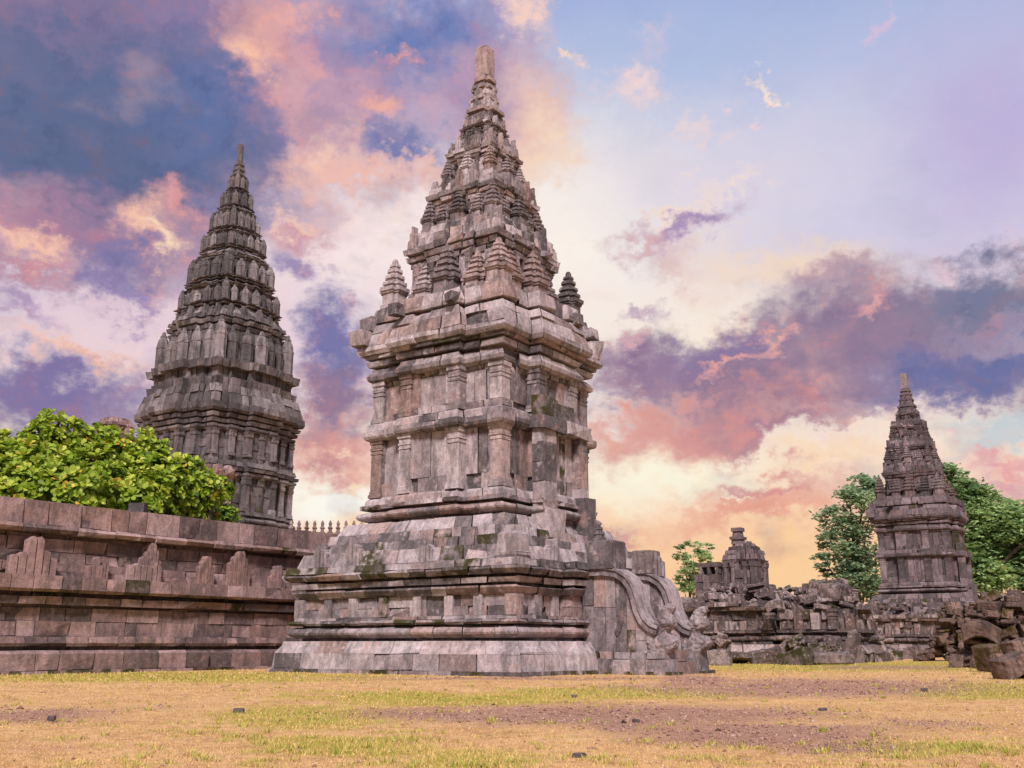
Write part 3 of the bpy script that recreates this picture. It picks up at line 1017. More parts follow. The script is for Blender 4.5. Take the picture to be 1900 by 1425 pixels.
# stair with its two curved side walls, on local +X of the near temple
def build_stair(root, M):
    r = random.Random(5)
    st = bpy.data.objects.new('stair', None)
    col.objects.link(st)
    st.parent = root
    for i in range(9):
        mb = MB()
        z0, z1 = i * .24, (i + 1) * .24
        x1 = 5.25 - i * .22
        for y0, y1 in ((-.48, .05), (.06, .68)):
            box(mb, x1 - .34, x1, y0, y1, z0 if i else -.05, z1, rtint(r, -.05), .012, r)
        box(mb, 3.0, x1 - .35, -.47, .67, z0 if i else -.05, z1 - .01, (.2, .3, .2), .0, r)
        mb.build('step', M, st)
    for ya, yb in ((-.92, -.52), (.72, 1.12)):
        w = bpy.data.meshes.new('x')
        # band following the S-shaped top edge
        path = [(3.0, 2.12), (3.5, 2.13), (3.9, 2.13), (4.2, 2.08), (4.42, 1.95), (4.56, 1.76), (4.64, 1.52), (4.70, 1.28), (4.80, 1.08), (4.96, .94), (5.12, .88)]
        mb = MB()
        bw = .17
        L_, R_ = [], []
        for i, (x, z) in enumerate(path):
            a = path[max(0, i - 1)]
            b = path[min(len(path) - 1, i + 1)]
            dx, dz = b[0] - a[0], b[1] - a[1]
            l = math.hypot(dx, dz)
            nx, nz = -dz / l, dx / l
            L_.append((x + nx * bw * .35, z + nz * bw * .35))
            R_.append((x - nx * bw * .65, z - nz * bw * .65))
        t = rtint(r, .08, 0)
        for i in range(len(path) - 1):
            if i % 2 == 0:
                t = (min(.85, max(.3, rtint(r, .08, 0)[0])), r.random() * .5, 0)
            q = [R_[i], R_[i + 1], L_[i + 1], L_[i]]
            vs = [(x, y, z) for y in (ya - .05, yb + .05) for x, z in q]
            mb.add(vs, [(0, 1, 2, 3), (7, 6, 5, 4), (0, 4, 5, 1), (1, 5, 6, 2), (2, 6, 7, 3), (3, 7, 4, 0)], t)
        # raised bead on the outer edge of the band
        for i in range(len(path) - 1):
            q = [((R_[k][0] * .25 + L_[k][0] * .75), (R_[k][1] * .25 + L_[k][1] * .75)) for k in (i, i + 1)] + [L_[i + 1], L_[i]]
            vs = [(x, y, z) for y in (ya - .085, yb + .085) for x, z in q]
            vs = [(x, y, z + (.012 if k % 4 > 1 else 0)) for k, (x, y, z) in enumerate(vs)]
            mb.add(vs, [(0, 1, 2, 3), (7, 6, 5, 4), (0, 4, 5, 1), (1, 5, 6, 2), (2, 6, 7, 3), (3, 7, 4, 0)], (.6, .2, 0))
        mb.build('curved_rail', M, st)
        # panel below the band, in vertical stones
        mb = MB()
        xs = [3.35, 3.62, 3.9, 4.15, 4.4, 4.6, 4.85, 5.05]

        def top(x):
            for i in range(len(R_) - 1):
                if R_[i][0] <= x <= R_[i + 1][0]:
                    f = (x - R_[i][0]) / max(1e-6, R_[i + 1][0] - R_[i][0])
                    return R_[i][1] + (R_[i + 1][1] - R_[i][1]) * f
            return R_[-1][1]
        for i in range(len(xs) - 1):
            a, b = xs[i], xs[i + 1] - .012
            ta, tb = top(a) + .05, top(b) + .05
            zs = [.42, .42 + (min(ta, tb) - .42) * r.uniform(.35, .65)]
            for k in range(2):
                za = zs[k]
                z1a, z1b = (zs[1] - .01, zs[1] - .01) if k == 0 else (ta, tb)
                o = r.uniform(-.012, .012)
                vs = [(a, ya + .03 + o, za), (b, ya + .03 + o, za), (b, ya + .03 + o, z1b), (a, ya + .03 + o, z1a),
                      (a, yb - .03, za), (b, yb - .03, za), (b, yb - .03, z1b), (a, yb - .03, z1a)]
                mb.add(vs, [(0, 1, 2, 3), (7, 6, 5, 4), (0, 4, 5, 1), (1, 5, 6, 2), (2, 6, 7, 3), (3, 7, 4, 0)], rtint(r, -.05, .05))
        # near-black upright slab, proud of the panel
        outline_solid(mb, [(4.18, .75), (4.26, .86), (4.34, 1.1), (4.34, 1.42), (4.24, 1.38), (4.22, 1.1), (4.12, .84)], ya - .005, ya + .1, (.04, .1, 0), .01)
        mb.build('side_panel', M, st)
        mb = MB()
        for i, (a, b) in enumerate(((3.3, 3.75), (3.76, 4.1), (4.11, 4.5), (4.51, 4.85), (4.86, 5.30))):
            box(mb, a, b, ya - .10, yb + .08, -.08, .30, rtint(r, -.12, .3), .02, r)
            box(mb, a + .02, b - .03, ya - .03, yb + .03, .30, .44, rtint(r, -.05, .1), .015, r)
        box(mb, 3.4, 5.42, ya - .12, yb + .1, -.12, .05, rtint(r, -.1, .5), .02, r)
        mb.build('side_footing', M, st)
        # makara: beast head with protruding jaw, open mouth and upturned snout, built up in level sections
        mk = MB()
        secs = [(.42, 4.84, 5.30, .20), (.50, 4.83, 5.40, .20), (.60, 4.82, 5.47, .21), (.68, 4.84, 5.48, .20), (.74, 4.87, 5.42, .18), (.79, 4.90, 5.28, .15),
                (.86, 4.93, 5.26, .15), (.92, 4.95, 5.38, .17), (1.0, 4.98, 5.45, .19), (1.08, 5.02, 5.44, .19), (1.16, 5.06, 5.38, .17), (1.22, 5.10, 5.36, .14),
                (1.28, 5.14, 5.42, .14), (1.35, 5.20, 5.43, .12), (1.40, 5.26, 5.40, .08)]
        cy_, nn_ = (ya + yb) / 2, 16
        vs = []
        for z, xa, xb, th_ in secs:
            for k in range(nn_):
                a_ = math.tau * k / nn_
                cx_, sx_ = math.cos(a_), math.sin(a_)
                ex_ = .55
                vs.append(((xa + xb) / 2 + (xb - xa) / 2 * math.copysign(abs(cx_) ** ex_, cx_), cy_ + th_ * math.copysign(abs(sx_) ** ex_, sx_), z))
        fs = [(j_ * nn_ + k, j_ * nn_ + (k + 1) % nn_, (j_ + 1) * nn_ + (k + 1) % nn_, (j_ + 1) * nn_ + k) for j_ in range(len(secs) - 1) for k in range(nn_)]
        fs.append(tuple((len(secs) - 1) * nn_ + k for k in range(nn_)))
        mk.add(vs, fs, (.42, .4, .1))
        mo = mk.build('makara', M, st)
        for yy, sg in ((ya - .005, -1), (yb + .005, 1)):
            eye = MB()
            lathe(eye, 0, 0, [(0, .055), (.02, .06), (.035, .045), (.045, .02)], 10, (.7, .2, 0))
            eye.v = [(x_ + 5.24, yy - sg * .03 + sg * z_, 1.04 + y_) for x_, y_, z_ in eye.v]
            eye.build('eye', M, mo)
        sub = mo.modifiers.new('s', 'SUBSURF')
        sub.levels = sub.render_levels = 2
        tx = bpy.data.textures.new('carving', 'CLOUDS')
        tx.noise_scale = .07
        tx.noise_depth = 3
        dm_ = mo.modifiers.new('d', 'DISPLACE')
        dm_.texture = tx
        dm_.strength = .07
        dm_.texture_coords = 'LOCAL'
    # gate posts and upright stones at the head of the stair
    for (x, y, z0, w, H, tt) in ((3.86, -.72, 2.16, .31, .60, (.02, .1, 0)), (4.02, .86, 2.14, .24, .52, (.22, .7, 0))):
        mb = MB()
        stack(mb, x, y, [(z0, w), (z0 + H - .03, w * .98), (z0 + H, w * .92)], r=r)
        mb.t = [tt] * len(mb.t)
        mb.build('gate_post', M, st)
    mb = MB()
    antefix(mb, 4.25, .92, 2.08, .36, .55, .26, .3, .1, r=r, t=(.5, .3, 0))
    mb.build('antefix', M, st)
    mb = MB()
    turret(mb, 3.2, .15, 2.25, .20, 1.05, r=r)
    mb.t = [(.15, .2, .3)] * len(mb.t)
    mb.build('newel_turret', M, st)


build_stair(main, ST_MAIN)

twin = empty('stone_temple', 'dark slender stone temple between the trees on the right, rising behind rubble', 'temple', (24.02, 59.86, 0), D(-34))
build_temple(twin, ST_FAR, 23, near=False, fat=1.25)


# ------------------------------------------------------------------ the very tall temple on the left
def build_great(root, M):
    r = random.Random(31)
    P2 = [[(2.35, .28), (1.15, .55)]] * 4
    HR = 3.3

    def pf(h):
        k = h / HR
        return plan(h, [[(2.35 * k, .34 * k), (1.15 * k, .72 * k)]] * 4, h)

    def part(name, courses):
        mb = MB()
        for prof, L, *kw in courses:
            k = dict(jit=.02, gap=.018, chip=.3, depth=.5, r=r)
            if kw:
                k.update(kw[0])
            ring(mb, pf, prof, L, **k)
        return mb.build(name, M, root)
    part('base', [([(0, 4.0), (1.5, 4.0)], 1.2), ([(1.5, 3.9), (3.5, 3.9)], 1.2), ([(3.5, 3.8), (5.6, 3.8)], 1.2)])
    part('foot_moulding', [([(5.6, 3.5), (6.2, 3.5)], .6, dict(bias=-.1)), ([(6.2, 3.62), (6.4, 3.7)], .5), ([(6.4, 3.35), (6.65, 3.35)], .45, dict(miss=.3)),
                           ([(6.65, 3.55), (6.85, 3.6)], .4, dict(miss=.2)), ([(6.85, 3.32), (7.1, 3.32)], .4, dict(miss=.35)),
                           ([(7.1, 3.55), (7.3, 3.6)], .5), ([(7.3, 3.35), (7.36, 3.35)], .5, dict(bias=-.3)), (bulb(7.36, 7.75, 3.3, .2), .8),
                           ([(7.75, 3.25), (7.85, 3.25)], .5, dict(bias=-.3)), ([(7.85, 3.42), (8.1, 3.36)], .6)])
    part('lower_wall', [([(8.1 + .5 * i, 3.18), (8.6 + .5 * i, 3.18)], .6, dict(bias=-.06)) for i in range(4)])
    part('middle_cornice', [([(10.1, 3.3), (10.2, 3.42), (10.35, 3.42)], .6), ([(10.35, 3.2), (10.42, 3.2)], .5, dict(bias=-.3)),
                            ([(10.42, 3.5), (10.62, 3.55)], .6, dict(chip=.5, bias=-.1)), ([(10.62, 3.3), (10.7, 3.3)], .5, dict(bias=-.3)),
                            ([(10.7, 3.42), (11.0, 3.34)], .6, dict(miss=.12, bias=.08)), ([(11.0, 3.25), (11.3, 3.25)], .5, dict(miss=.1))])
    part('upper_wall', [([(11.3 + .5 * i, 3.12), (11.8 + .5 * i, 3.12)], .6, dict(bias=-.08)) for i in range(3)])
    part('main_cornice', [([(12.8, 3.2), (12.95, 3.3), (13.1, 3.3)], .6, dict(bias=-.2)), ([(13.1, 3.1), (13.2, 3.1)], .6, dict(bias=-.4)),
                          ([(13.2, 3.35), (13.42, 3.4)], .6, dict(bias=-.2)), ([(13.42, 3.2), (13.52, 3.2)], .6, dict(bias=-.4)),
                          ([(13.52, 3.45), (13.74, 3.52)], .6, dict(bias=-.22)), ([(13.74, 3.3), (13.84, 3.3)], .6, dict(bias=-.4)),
                          ([(13.84, 3.58), (14.0, 3.66), (14.35, 3.66)], .7, dict(bias=.05)), ([(14.35, 3.58), (15.0, 3.42)], .6, dict(chip=.5, jit=.05, bias=.06, miss=.05)),
                          ([(15.0, 3.42), (15.5, 3.3)], .55, dict(chip=.5, jit=.05, miss=.06))])

    def small(z0, z1, h, n, w, nm='pilaster'):
        for s_ in range(4):
            for i in range(n):
                a = (i / (n - 1) - .5) * 2
                kk = h / HR
                pr = 0 if abs(a) * h > 2.35 * kk else (.34 * kk if abs(a) * h > 1.15 * kk else .72 * kk)
                x, y = a * h * .96, -(h + pr)
                for _ in range(s_):
                    x, y = -y, x
                mb = MB()
                H = z1 - z0
                stack(mb, x, y, [(z0, w * 1.3), (z0 + H * .1, w * 1.25), (z0 + H * .14, w), (z0 + H * .75, w), (z0 + H * .78, w * 1.25), (z0 + H * .88, w * 1.3),
                                 (z0 + H * .9, w * 1.1), (z1, w * 1.45)], r=r, bias=.05, jit=.02)
                mb.build(nm, M, root)
    small(8.1, 10.12, 3.18, 7, .17)
    small(11.3, 12.82, 3.12, 7, .17)

    def tier(z, h, zr, hr, n, s, ze, h2, zc):
        """wall z..zr at h, ratnas standing zr..ze at radius hr, cornice ze..zc"""
        d = (zr - z)
        part('roof_tier', [([(z, h), (z + d * .3, h * 1.02)], .55, dict(miss=.08)), ([(z + d * .3, h * .93), (z + d * .7, h * .93)], .5, dict(bias=-.1, miss=.15)),
                           ([(z + d * .7, h * 1.03), (zr, h * 1.05)], .5, dict(chip=.5, bias=-.02)),
                           ([(zr, hr * .95), ((zr + ze) / 2, hr * .93)], .4, dict(bias=-.12)), ([((zr + ze) / 2, hr * .93), (ze, hr * .91)], .4, dict(bias=-.12))])
        q = (zc - ze)
        part('roof_moulding', [([(ze, h2), (ze + q * .14, h2 * 1.03)], .5, dict(bias=-.08)), ([(ze + q * .14, h2 * .92), (ze + q * .22, h2 * .92)], .5, dict(bias=-.4)),
                               ([(ze + q * .22, h2 * 1.03), (ze + q * .38, h2 * 1.06)], .5, dict(chip=.4)), ([(ze + q * .38, h2 * .93), (ze + q * .46, h2 * .93)], .5, dict(bias=-.4)),
                               ([(ze + q * .46, h2 * 1.04), (ze + q * .62, h2 * 1.02)], .5, dict(chip=.5, jit=.04)), ([(ze + q * .62, h2 * .98), (ze + q * .82, h2 * .9)], .45, dict(chip=.5, jit=.04, miss=.08)),
                               ([(ze + q * .82, h2 * .9), (zc, h2 * .84)], .45, dict(chip=.5, jit=.05, miss=.08))])
        if q > 1:
            for s_ in range(4):
                for a in (-.8, -.45, 0, .45, .8):
                    kk = h2 / HR
                    x, y = a * h2 * .92, -(h2 * .93 + (.72 * kk if a == 0 else (.34 * kk if abs(a) < .5 else 0)))
                    for _ in range(s_):
                        x, y = -y, x
                    mb = MB()
                    antefix(mb, x, y, ze + q * .58, .62 * max(.6, kk), q * .42, .35, s_ * math.pi / 2, 0, r=r, cols=3)
                    mb.build('antefix', M, root)
        H = (ze - zr) * 1.04
        for s_ in range(4):
            for i in range(n - 1):
                a = (i / (n - 1) - .5) * 2
                kk = hr / HR
                pr = (.66 * kk if abs(a) < .1 else (.34 * kk if abs(a) < .6 else 0))
                x, y = a * hr, -(hr + pr)
                for _ in range(s_):
                    x, y = -y, x
                mb = MB()
                ratna(mb, x, y, zr, s * (1.12 if abs(a) < .1 else 1) * r.uniform(.92, 1.06), H * (1.22 if i == 0 else 1.0) * (r.uniform(.62, .8) if r.random() < .12 else r.uniform(.94, 1.04)), r=r, bias=-.04)
                mb.build('ratna', M, root, smooth=False)
    tier(15.5, 3.2, 17.1, 2.72, 7, .42, 19.3, 2.52, 20.95)
    tier(20.95, 2.30, 21.2, 2.08, 7, .27, 22.35, 1.98, 22.75)
    tier(22.75, 1.98, 23.0, 1.72, 5, .36, 24.35, 1.62, 25.15)
    tier(25.15, 1.50, 25.3, 1.34, 5, .22, 26.3, 1.24, 26.6)
    tier(26.6, 1.22, 26.75, 1.00, 5, .23, 27.9, .92, 28.35)
    tier(28.35, .84, 28.45, .62, 3, .21, 29.45, .56, 29.75)
    tier(29.75, .54, 29.82, .38, 3, .16, 30.7, .36, 30.95)
    mb = MB()
    stack(mb, 0, 0, [(30.9, .28), (31.2, .28), (31.24, .34), (31.4, .32), (31.44, .22), (31.6, .21), (31.64, .27), (31.78, .26), (31.82, .17), (31.95, .17)], r=r, steps=.7)
    for sx in (-1, 1):
        for sy in (-1, 1):
            ratna(mb, sx * .22, sy * .22, 30.9, .10, .7, r=r)
    mb.build('spire', M, root)
    mb = MB()
    lathe(mb, 0, 0, [(31.9, .17), (32.0, .20), (33.0, .20), (33.18, .17), (33.25, .10)], 10, r=r)
    mb.build('finial', M, root)


great = empty('great_temple', 'very tall grey temple on the left, tiered with bell-shaped stones, behind the hedge', 'temple', (-18.28, 62.0, 0), D(-34))
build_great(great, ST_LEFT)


# ------------------------------------------------------------------ long wall on the left
def build_wall():
    r = random.Random(3)
    th = D(37)
    root = empty('enclosure_wall', 'long rose stone terrace wall with ledges along the left side of the lawn', 'wall', (-10.51, 21.574, 0), D(90 - 37))
    x0, x1 = -4.2, 12.5

    def part(name, courses):
        mb = MB()
        for prof, L, *kw in courses:
            k = dict(jit=.014, gap=.01, chip=.25, r=r, moss=.03)
            if kw:
                k.update(kw[0])
            dep = k.pop('depth', .45)
            Z = [z for z, o in prof]
            om = min(o for z, o in prof)
            edge(mb, [(x0, -o) for z, o in prof], [(x1, -o) for z, o in prof], (x0, -om + dep), (x1, -om + dep), Z, L, **k)
            box(mb, x0 + .02, x1 - .02, -om + .06, 1.2, Z[0] + .003, Z[-1] - .003, (.1, .3, 0), 0, r)
        return mb.build(name, ST_WALL, root)
    part('plinth', [([(-.1, .36), (.06, .34)], .9, dict(moss=.4, miss=.1)), ([(.06, .27), (.40, .27), (.47, .20)], .75, dict(miss=.04, bias=-.03)),
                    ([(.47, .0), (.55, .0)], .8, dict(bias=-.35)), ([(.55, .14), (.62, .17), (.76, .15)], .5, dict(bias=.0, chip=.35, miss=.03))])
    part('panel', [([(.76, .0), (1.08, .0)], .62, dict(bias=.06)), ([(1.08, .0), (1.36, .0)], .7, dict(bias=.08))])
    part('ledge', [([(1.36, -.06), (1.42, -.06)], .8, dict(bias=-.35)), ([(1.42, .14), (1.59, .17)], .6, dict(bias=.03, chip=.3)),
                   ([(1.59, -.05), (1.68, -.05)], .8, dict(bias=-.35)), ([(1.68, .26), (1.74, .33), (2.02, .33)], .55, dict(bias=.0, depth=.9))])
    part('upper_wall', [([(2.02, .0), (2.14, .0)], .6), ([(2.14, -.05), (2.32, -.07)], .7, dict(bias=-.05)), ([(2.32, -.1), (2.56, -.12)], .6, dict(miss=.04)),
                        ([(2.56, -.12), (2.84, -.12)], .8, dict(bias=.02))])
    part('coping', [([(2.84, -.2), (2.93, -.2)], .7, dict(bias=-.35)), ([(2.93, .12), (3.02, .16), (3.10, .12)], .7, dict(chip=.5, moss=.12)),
                    ([(3.10, .04), (3.62, .03)], .62, dict(bias=.03, jit=.012, depth=.7))])
    for (x, w, H, br) in ((-2.6, .8, .8, .2), (-1.2, .6, .7, .2), (.35, 1.15, .85, .35), (1.85, .55, .70, .55), (3.05, .95, .62, .5), (3.25, .6, .95, .2),
                          (4.75, .5, .72, .2), (5.75, .72, .92, .1), (7.0, .55, .62, .25), (8.0, .5, .85, .15), (9.2, .6, .7, .2)):
        mb = MB()
        antefix(mb, x, -.10 if w != .6 else .02, 2.01, w * .9, H, .28, 0, br, r=r, t=(.2 + r.random() * .7, r.random(), 0), cols=6)
        mb.build('antefix', ST_WALL, root)
    mb = MB()
    box(mb, x0, x1, 1.19, 7.5, -.1, 3.3, (.3, .4, .5), .0, r)
    mb.build('terrace_fill', ST_WALL, root)
    return root


wall = build_wall()
mb = MB()
box(mb, -.19, .19, -.12, .12, 0, .30, (.1, .1, 0), .01)
o = mb.build('boundary_stone', ST_LEFT)
o.location = (-9.0, 24.3, 3.58)
tag(o, 'small dark square stone standing on the wall top in front of the hedge', 'stone')


def at(px, py, Y):
    """pixel of the photograph and distance along the view to a point in the world"""
    p_ = D(14.43)
    a, b = (px - 950) / 1875, (712.5 - py) / 1875
    k = Y / (math.cos(p_) - b * math.sin(p_))
    return Vector((a * k, Y, EYE + (math.sin(p_) + b * math.cos(p_)) * k))


# ------------------------------------------------------------------ small distant buildings
def build_shrine():
    r = random.Random(8)
    p_ = at(1385, 1100, 56)
    root = empty('ruined_shrine', 'small half-ruined stone shrine with curved roof standing behind the rubble', 'shrine', (p_.x, p_.y, 0), D(-34))
    M = ST_FAR

    def pf(h):
        return plan(h, [[(h * .5, .15)]] * 4, h)
    mb = MB()
    for i in range(4):
        ring(mb, pf, [(i * .8, 1.9 - i * .05), (i * .8 + .8, 1.88 - i * .05)], .6, jit=.04, chip=.5, miss=.05, r=r)
    mb.build('base', M, root)
    mb = MB()
    for i in range(4):
        ring(mb, pf, [(3.2 + i * .42, 1.05), (3.62 + i * .42, 1.05)], .5, jit=.04, chip=.5, miss=.1, r=r, bias=.08)
    mb.build('wall', M, root)
    for s_ in range(4):
        for a in (-.95, -.42, .42, .95):
            x, y = a, -1.13
            for _ in range(s_):
                x, y = -y, x
            m2 = MB()
            stack(m2, x, y, [(3.2, .15), (3.3, .15), (3.32, .11), (4.6, .11), (4.65, .15), (4.9, .17)], r=r)
            m2.build('pilaster', M, root)
    mb = MB()
    ring(mb, pf, [(4.88, 1.15), (5.02, 1.22)], .5, jit=.04, chip=.4, r=r)
    for za, zb, hh in ((5.02, 5.32, 1.14), (5.32, 5.56, 1.04), (5.56, 5.76, .86), (5.76, 5.92, .62), (5.92, 6.05, .42)):
        ring(mb, pf, [(za, hh), (zb, hh - .05)], .36, jit=.07, chip=.7, miss=.12, r=r, bias=.08)
    mb.build('roof', M, root)
    mb = MB()
    stack(mb, -.3, -.2, [(5.9, .38), (6.15, .34), (6.15, .44), (6.3, .46), (6.34, .3), (6.6, .26), (6.6, .36), (6.8, .36)], r=r)
    mb.build('finial', M, root)
    mb = MB()
    for i in range(5):
        z = 2.6 + i * .42
        for j in range(3):
            box(mb, -3.1 + j * .6 + r.uniform(0, .1) + (0 if i < 4 else .4), -2.5 + j * .6, -1.6, -.6, z, z + .41, rtint(r, -.1), .03, r)
    box(mb, -2.9, -1.2, -1.6, -.5, 4.7, 4.9, rtint(r, -.25), .03, r)
    box(mb, -3.05, -1.3, -1.55, -.6, -.1, 2.6, rtint(r, -.25), .03, r)
    mb.build('side_wall', M, root)


build_shrine()
bpy.data.objects['ruined_shrine'].scale = (.8, .8, 1)


def build_back_spire():
    r = random.Random(9)
    p_ = at(216, 765, 95)
    root = empty('ruined_spire', 'top of a crumbling stone tower showing just above the hedge on the left', 'tower', (p_.x, p_.y, 0), D(-34))
    pf = lambda h: plan(h, [[(h * .5, .2)]] * 4, h)
    mb = MB()
    ring(mb, pf, [(0, 3), (16.0, 2.6)], 2.0, r=r)
    z = 16.0
    for i in range(5):
        h = 1.6 - i * .09
        ring(mb, pf, [(z, h), (z + .9, h)], .7, jit=.1, chip=.6, r=r)
        ring(mb, pf, [(z + .9, h + .16), (z + 1.2, h + .12)], .7, jit=.08, chip=.6, r=r)
        z += 1.2
    mb.build('tower', ST_WALL, root)
    mb = MB()
    zt = p_.z
    ring(mb, pf, [(z, 1.15), (z + .5, .95)], .6, jit=.1, chip=.6, r=r)
    mb.build('roof', ST_WALL, root)
    root.location.z = zt - z - 1.2


build_back_spire()


def build_gate_top():
    r = random.Random(10)
    p_ = at(398, 985, 46)
    zt = at(398, 852, 46).z
    root = empty('gate_pillar', 'pale pink stone gate pillar with lobed top between the hedge and the tall temple', 'pillar', (p_.x, p_.y, 0), D(-34))
    pf = lambda h: plan(h, [[(h * .5, .08)]] * 4, h)
    mb = MB()
    z = 0
    while z < zt - 1.0:
        ring(mb, pf, [(z, .42), (z + .5, .42)], .5, jit=.02, r=r, bias=.15)
        z += .5
    mb.build('shaft', ST_WALL, root)
    mb = MB()
    ring(mb, pf, [(z, .56), (z + .18, .62)], .4, jit=.03, r=r, bias=.2)
    for x, y in ((-.9, -.35), (-.45, -.45), (0, -.5), (.4, -.4), (.5, .1)):
        stack(mb, x, y, [(z + .1, .2), (z + .34, .22), (z + .34, .16), (z + .52, .13)], r=r, bias=.2, jit=.04)
    box(mb, -1.2, .5, -.5, .3, z - .1, z + .2, (.6, .4, 0), .03, r)
    mb.build('capital', ST_WALL, root)


build_gate_top()


def build_balustrade():
    r = random.Random(12)
    a, b = at(500, 988, 62), at(720, 1000, 62)
    root = empty('balustrade', 'low stone parapet topped by a row of small pointed finials, right of tall temple', 'balustrade', (a.x, a.y, 0), math.atan2(0, 1))
    L = b.x - a.x
    mb = MB()
    zt = a.z - .3
    for i in range(14):
        z0, z1 = zt * i / 14, zt * (i + 1) / 14
        edge(mb, [(0, 0), (0, 0)], [(L, 0), (L, 0)], (0, .6), (L, .6), [z0, z1], .8, jit=.03, r=r)
    edge(mb, [(0, -.12), (0, -.14)], [(L, -.12), (L, -.14)], (0, .6), (L, .6), [zt, zt + .25], .8, jit=.03, r=r, bias=.1)
    mb.build('parapet', ST_WALL, root)
    n = 16
    for i in range(n):
        m2 = MB()
        x = .3 + i * .48
        if x > L - .1:
            break
        stack(m2, x, .2, [(zt + .25, .15), (zt + .35, .15), (zt + .36, .09), (zt + .52, .09), (zt + .56, .13), (zt + .62, .13), (zt + .66, .08), (zt + .8, .07), (zt + .84, .1),
                          (zt + .9, .08), (zt + 1.05, .03)], r=r, bias=-.1)
        m2.build('finial', ST_WALL, root)


build_balustrade()


# ------------------------------------------------------------------ ruined bases and tumbled stones on the right
def build_ruin(label, px, py, size_v, size_u, H, seed, yaw=D(-34), mat=ST_RUIN):
    """near bottom corner at a pixel of the ground; size_v along the wide face, size_u along the receding face"""
    r = random.Random(seed)
    p_ = D(14.43)
    b = (712.5 - py) / 1875
    Zr, Yr = math.sin(p_) + b * math.cos(p_), math.cos(p_) - b * math.sin(p_)
    k = -EYE / Zr
    cx, cy = (px - 950) / 1875 * k, Yr * k
    c, s = math.cos(yaw), math.sin(yaw)
    lx, ly = -size_v / 2, size_u / 2
    X, Y = cx + lx * c - ly * s, cy + lx * s + ly * c
    root = empty('ruined_temple', label, 'ruin', (X, Y, 0), yaw)
    pf = rectf(size_v / 2, size_u / 2)
    mb = MB()
    ring(mb, pf, [(-.15, .1), (.28, .08)], .6, jit=.1, chip=.7, miss=.25, moss=.4, r=r)
    ring(mb, pf, [(.28, .04), (.34, .02), (.5, -.12), (.58, -.16)], .7, jit=.08, chip=.6, miss=.22, r=r, bias=.15)
    mb.build('plinth', mat, root)
    mb = MB()
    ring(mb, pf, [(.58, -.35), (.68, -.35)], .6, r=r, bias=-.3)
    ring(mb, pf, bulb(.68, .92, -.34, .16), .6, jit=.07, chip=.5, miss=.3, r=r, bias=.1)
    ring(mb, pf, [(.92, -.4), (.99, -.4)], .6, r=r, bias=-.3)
    ring(mb, pf, [(.99, -.2), (1.1, -.22)], .6, jit=.05, chip=.5, miss=.2, r=r)
    mb.build('roll_moulding', mat, root)
    mb = MB()
    ring(mb, pf, [(1.1, -.38), (1.45, -.38)], .42, jit=.07, chip=.6, miss=.22, r=r, bias=.08)
    ring(mb, pf, [(1.45, -.38), (1.8, -.38)], .36, jit=.10, chip=.7, miss=.3, r=r, bias=.1)
    mb.build('panel', mat, root)
    for i in range(5):
        a = (i / 4 - .5) * (size_v - .9)
        if r.random() < .55:
            pilaster(root, mat, a, -size_u / 2 + .42, 1.1, 1.6 + r.random() * .2, .15, r=r, bias=.25)
    if H > 1.9:
        mb = MB()
        ring(mb, pf, [(1.8, -.24), (1.95, -.16)], .6, jit=.06, chip=.6, miss=.3, r=r)
        ring(mb, pf, [(1.95, -.2), (2.15, -.25)], .6, jit=.08, chip=.7, miss=.35, r=r, bias=-.1)
        mb.build('cornice', mat, root)
    return root


def stone_proto(kind, seed):
    """unit-size tumbled stone, roughly within +-.5"""
    r = random.Random(seed)
    import bmesh
    bm = bmesh.new()
    bmesh.ops.create_cube(bm, size=1.0)
    if kind == 'block':
        sc_ = (1, .75, .6)
    elif kind == 'slab':
        sc_ = (1, .8, .28)
    elif kind == 'arch':
        sc_ = (1, .45, .5)
    elif kind == 'moulding':
        sc_ = (1, .6, .5)
    elif kind == 'antefix':
        sc_ = (.6, .3, 1)
    else:
        sc_ = (.9, .8, .75)
    for v in bm.verts:
        v.co = Vector((v.co.x * sc_[0], v.co.y * sc_[1], v.co.z * sc_[2]))
    bmesh.ops.bevel(bm, geom=bm.edges[:], offset=.035, segments=1, affect='EDGES')
    bmesh.ops.subdivide_edges(bm, edges=bm.edges[:], cuts=5, use_grid_fill=True)
    off = Vector((r.random() * 50, r.random() * 50, r.random() * 50))
    for v in bm.verts:
        c = v.co
        if kind == 'moulding' and c.y < 0:
            if c.z > .05:
                c.y -= .12
            elif c.z > -.08:
                c.y += .12
        if kind == 'antefix':
            c.x *= 1 - .75 * max(0, c.z + .1) ** 1.0
            c.y *= 1.1 - .2 * math.cos(c.x * 30)
        if kind == 'arch':
            c.z += .32 * math.cos(c.x * 2.6) - .15
        if kind == 'lump':
            c *= .75 + .25 / max(.6, c.length * 1.6)
        n = mn.fractal(c * 2.6 + off, 1.0, 2.0, 4)
        n2 = mn.noise(c * 1.1 + off)
        n3 = mn.noise(c * 7 + off)
        c += c.normalized() * (n * .04 + min(0, n2) * .13 + n3 * .026)
    me = bpy.data.meshes.new(kind + '_stone')
    bm.to_mesh(me)
    bm.free()
    a = me.attributes.new('tint', 'FLOAT_COLOR', 'FACE')
    base = (.42 + r.random() * .3, r.random() * .7, .9 if r.random() < .35 else .1)
    a.data.foreach_set('color', np.array([(*base, 1)] * len(me.polygons), 'f').ravel())
    return me


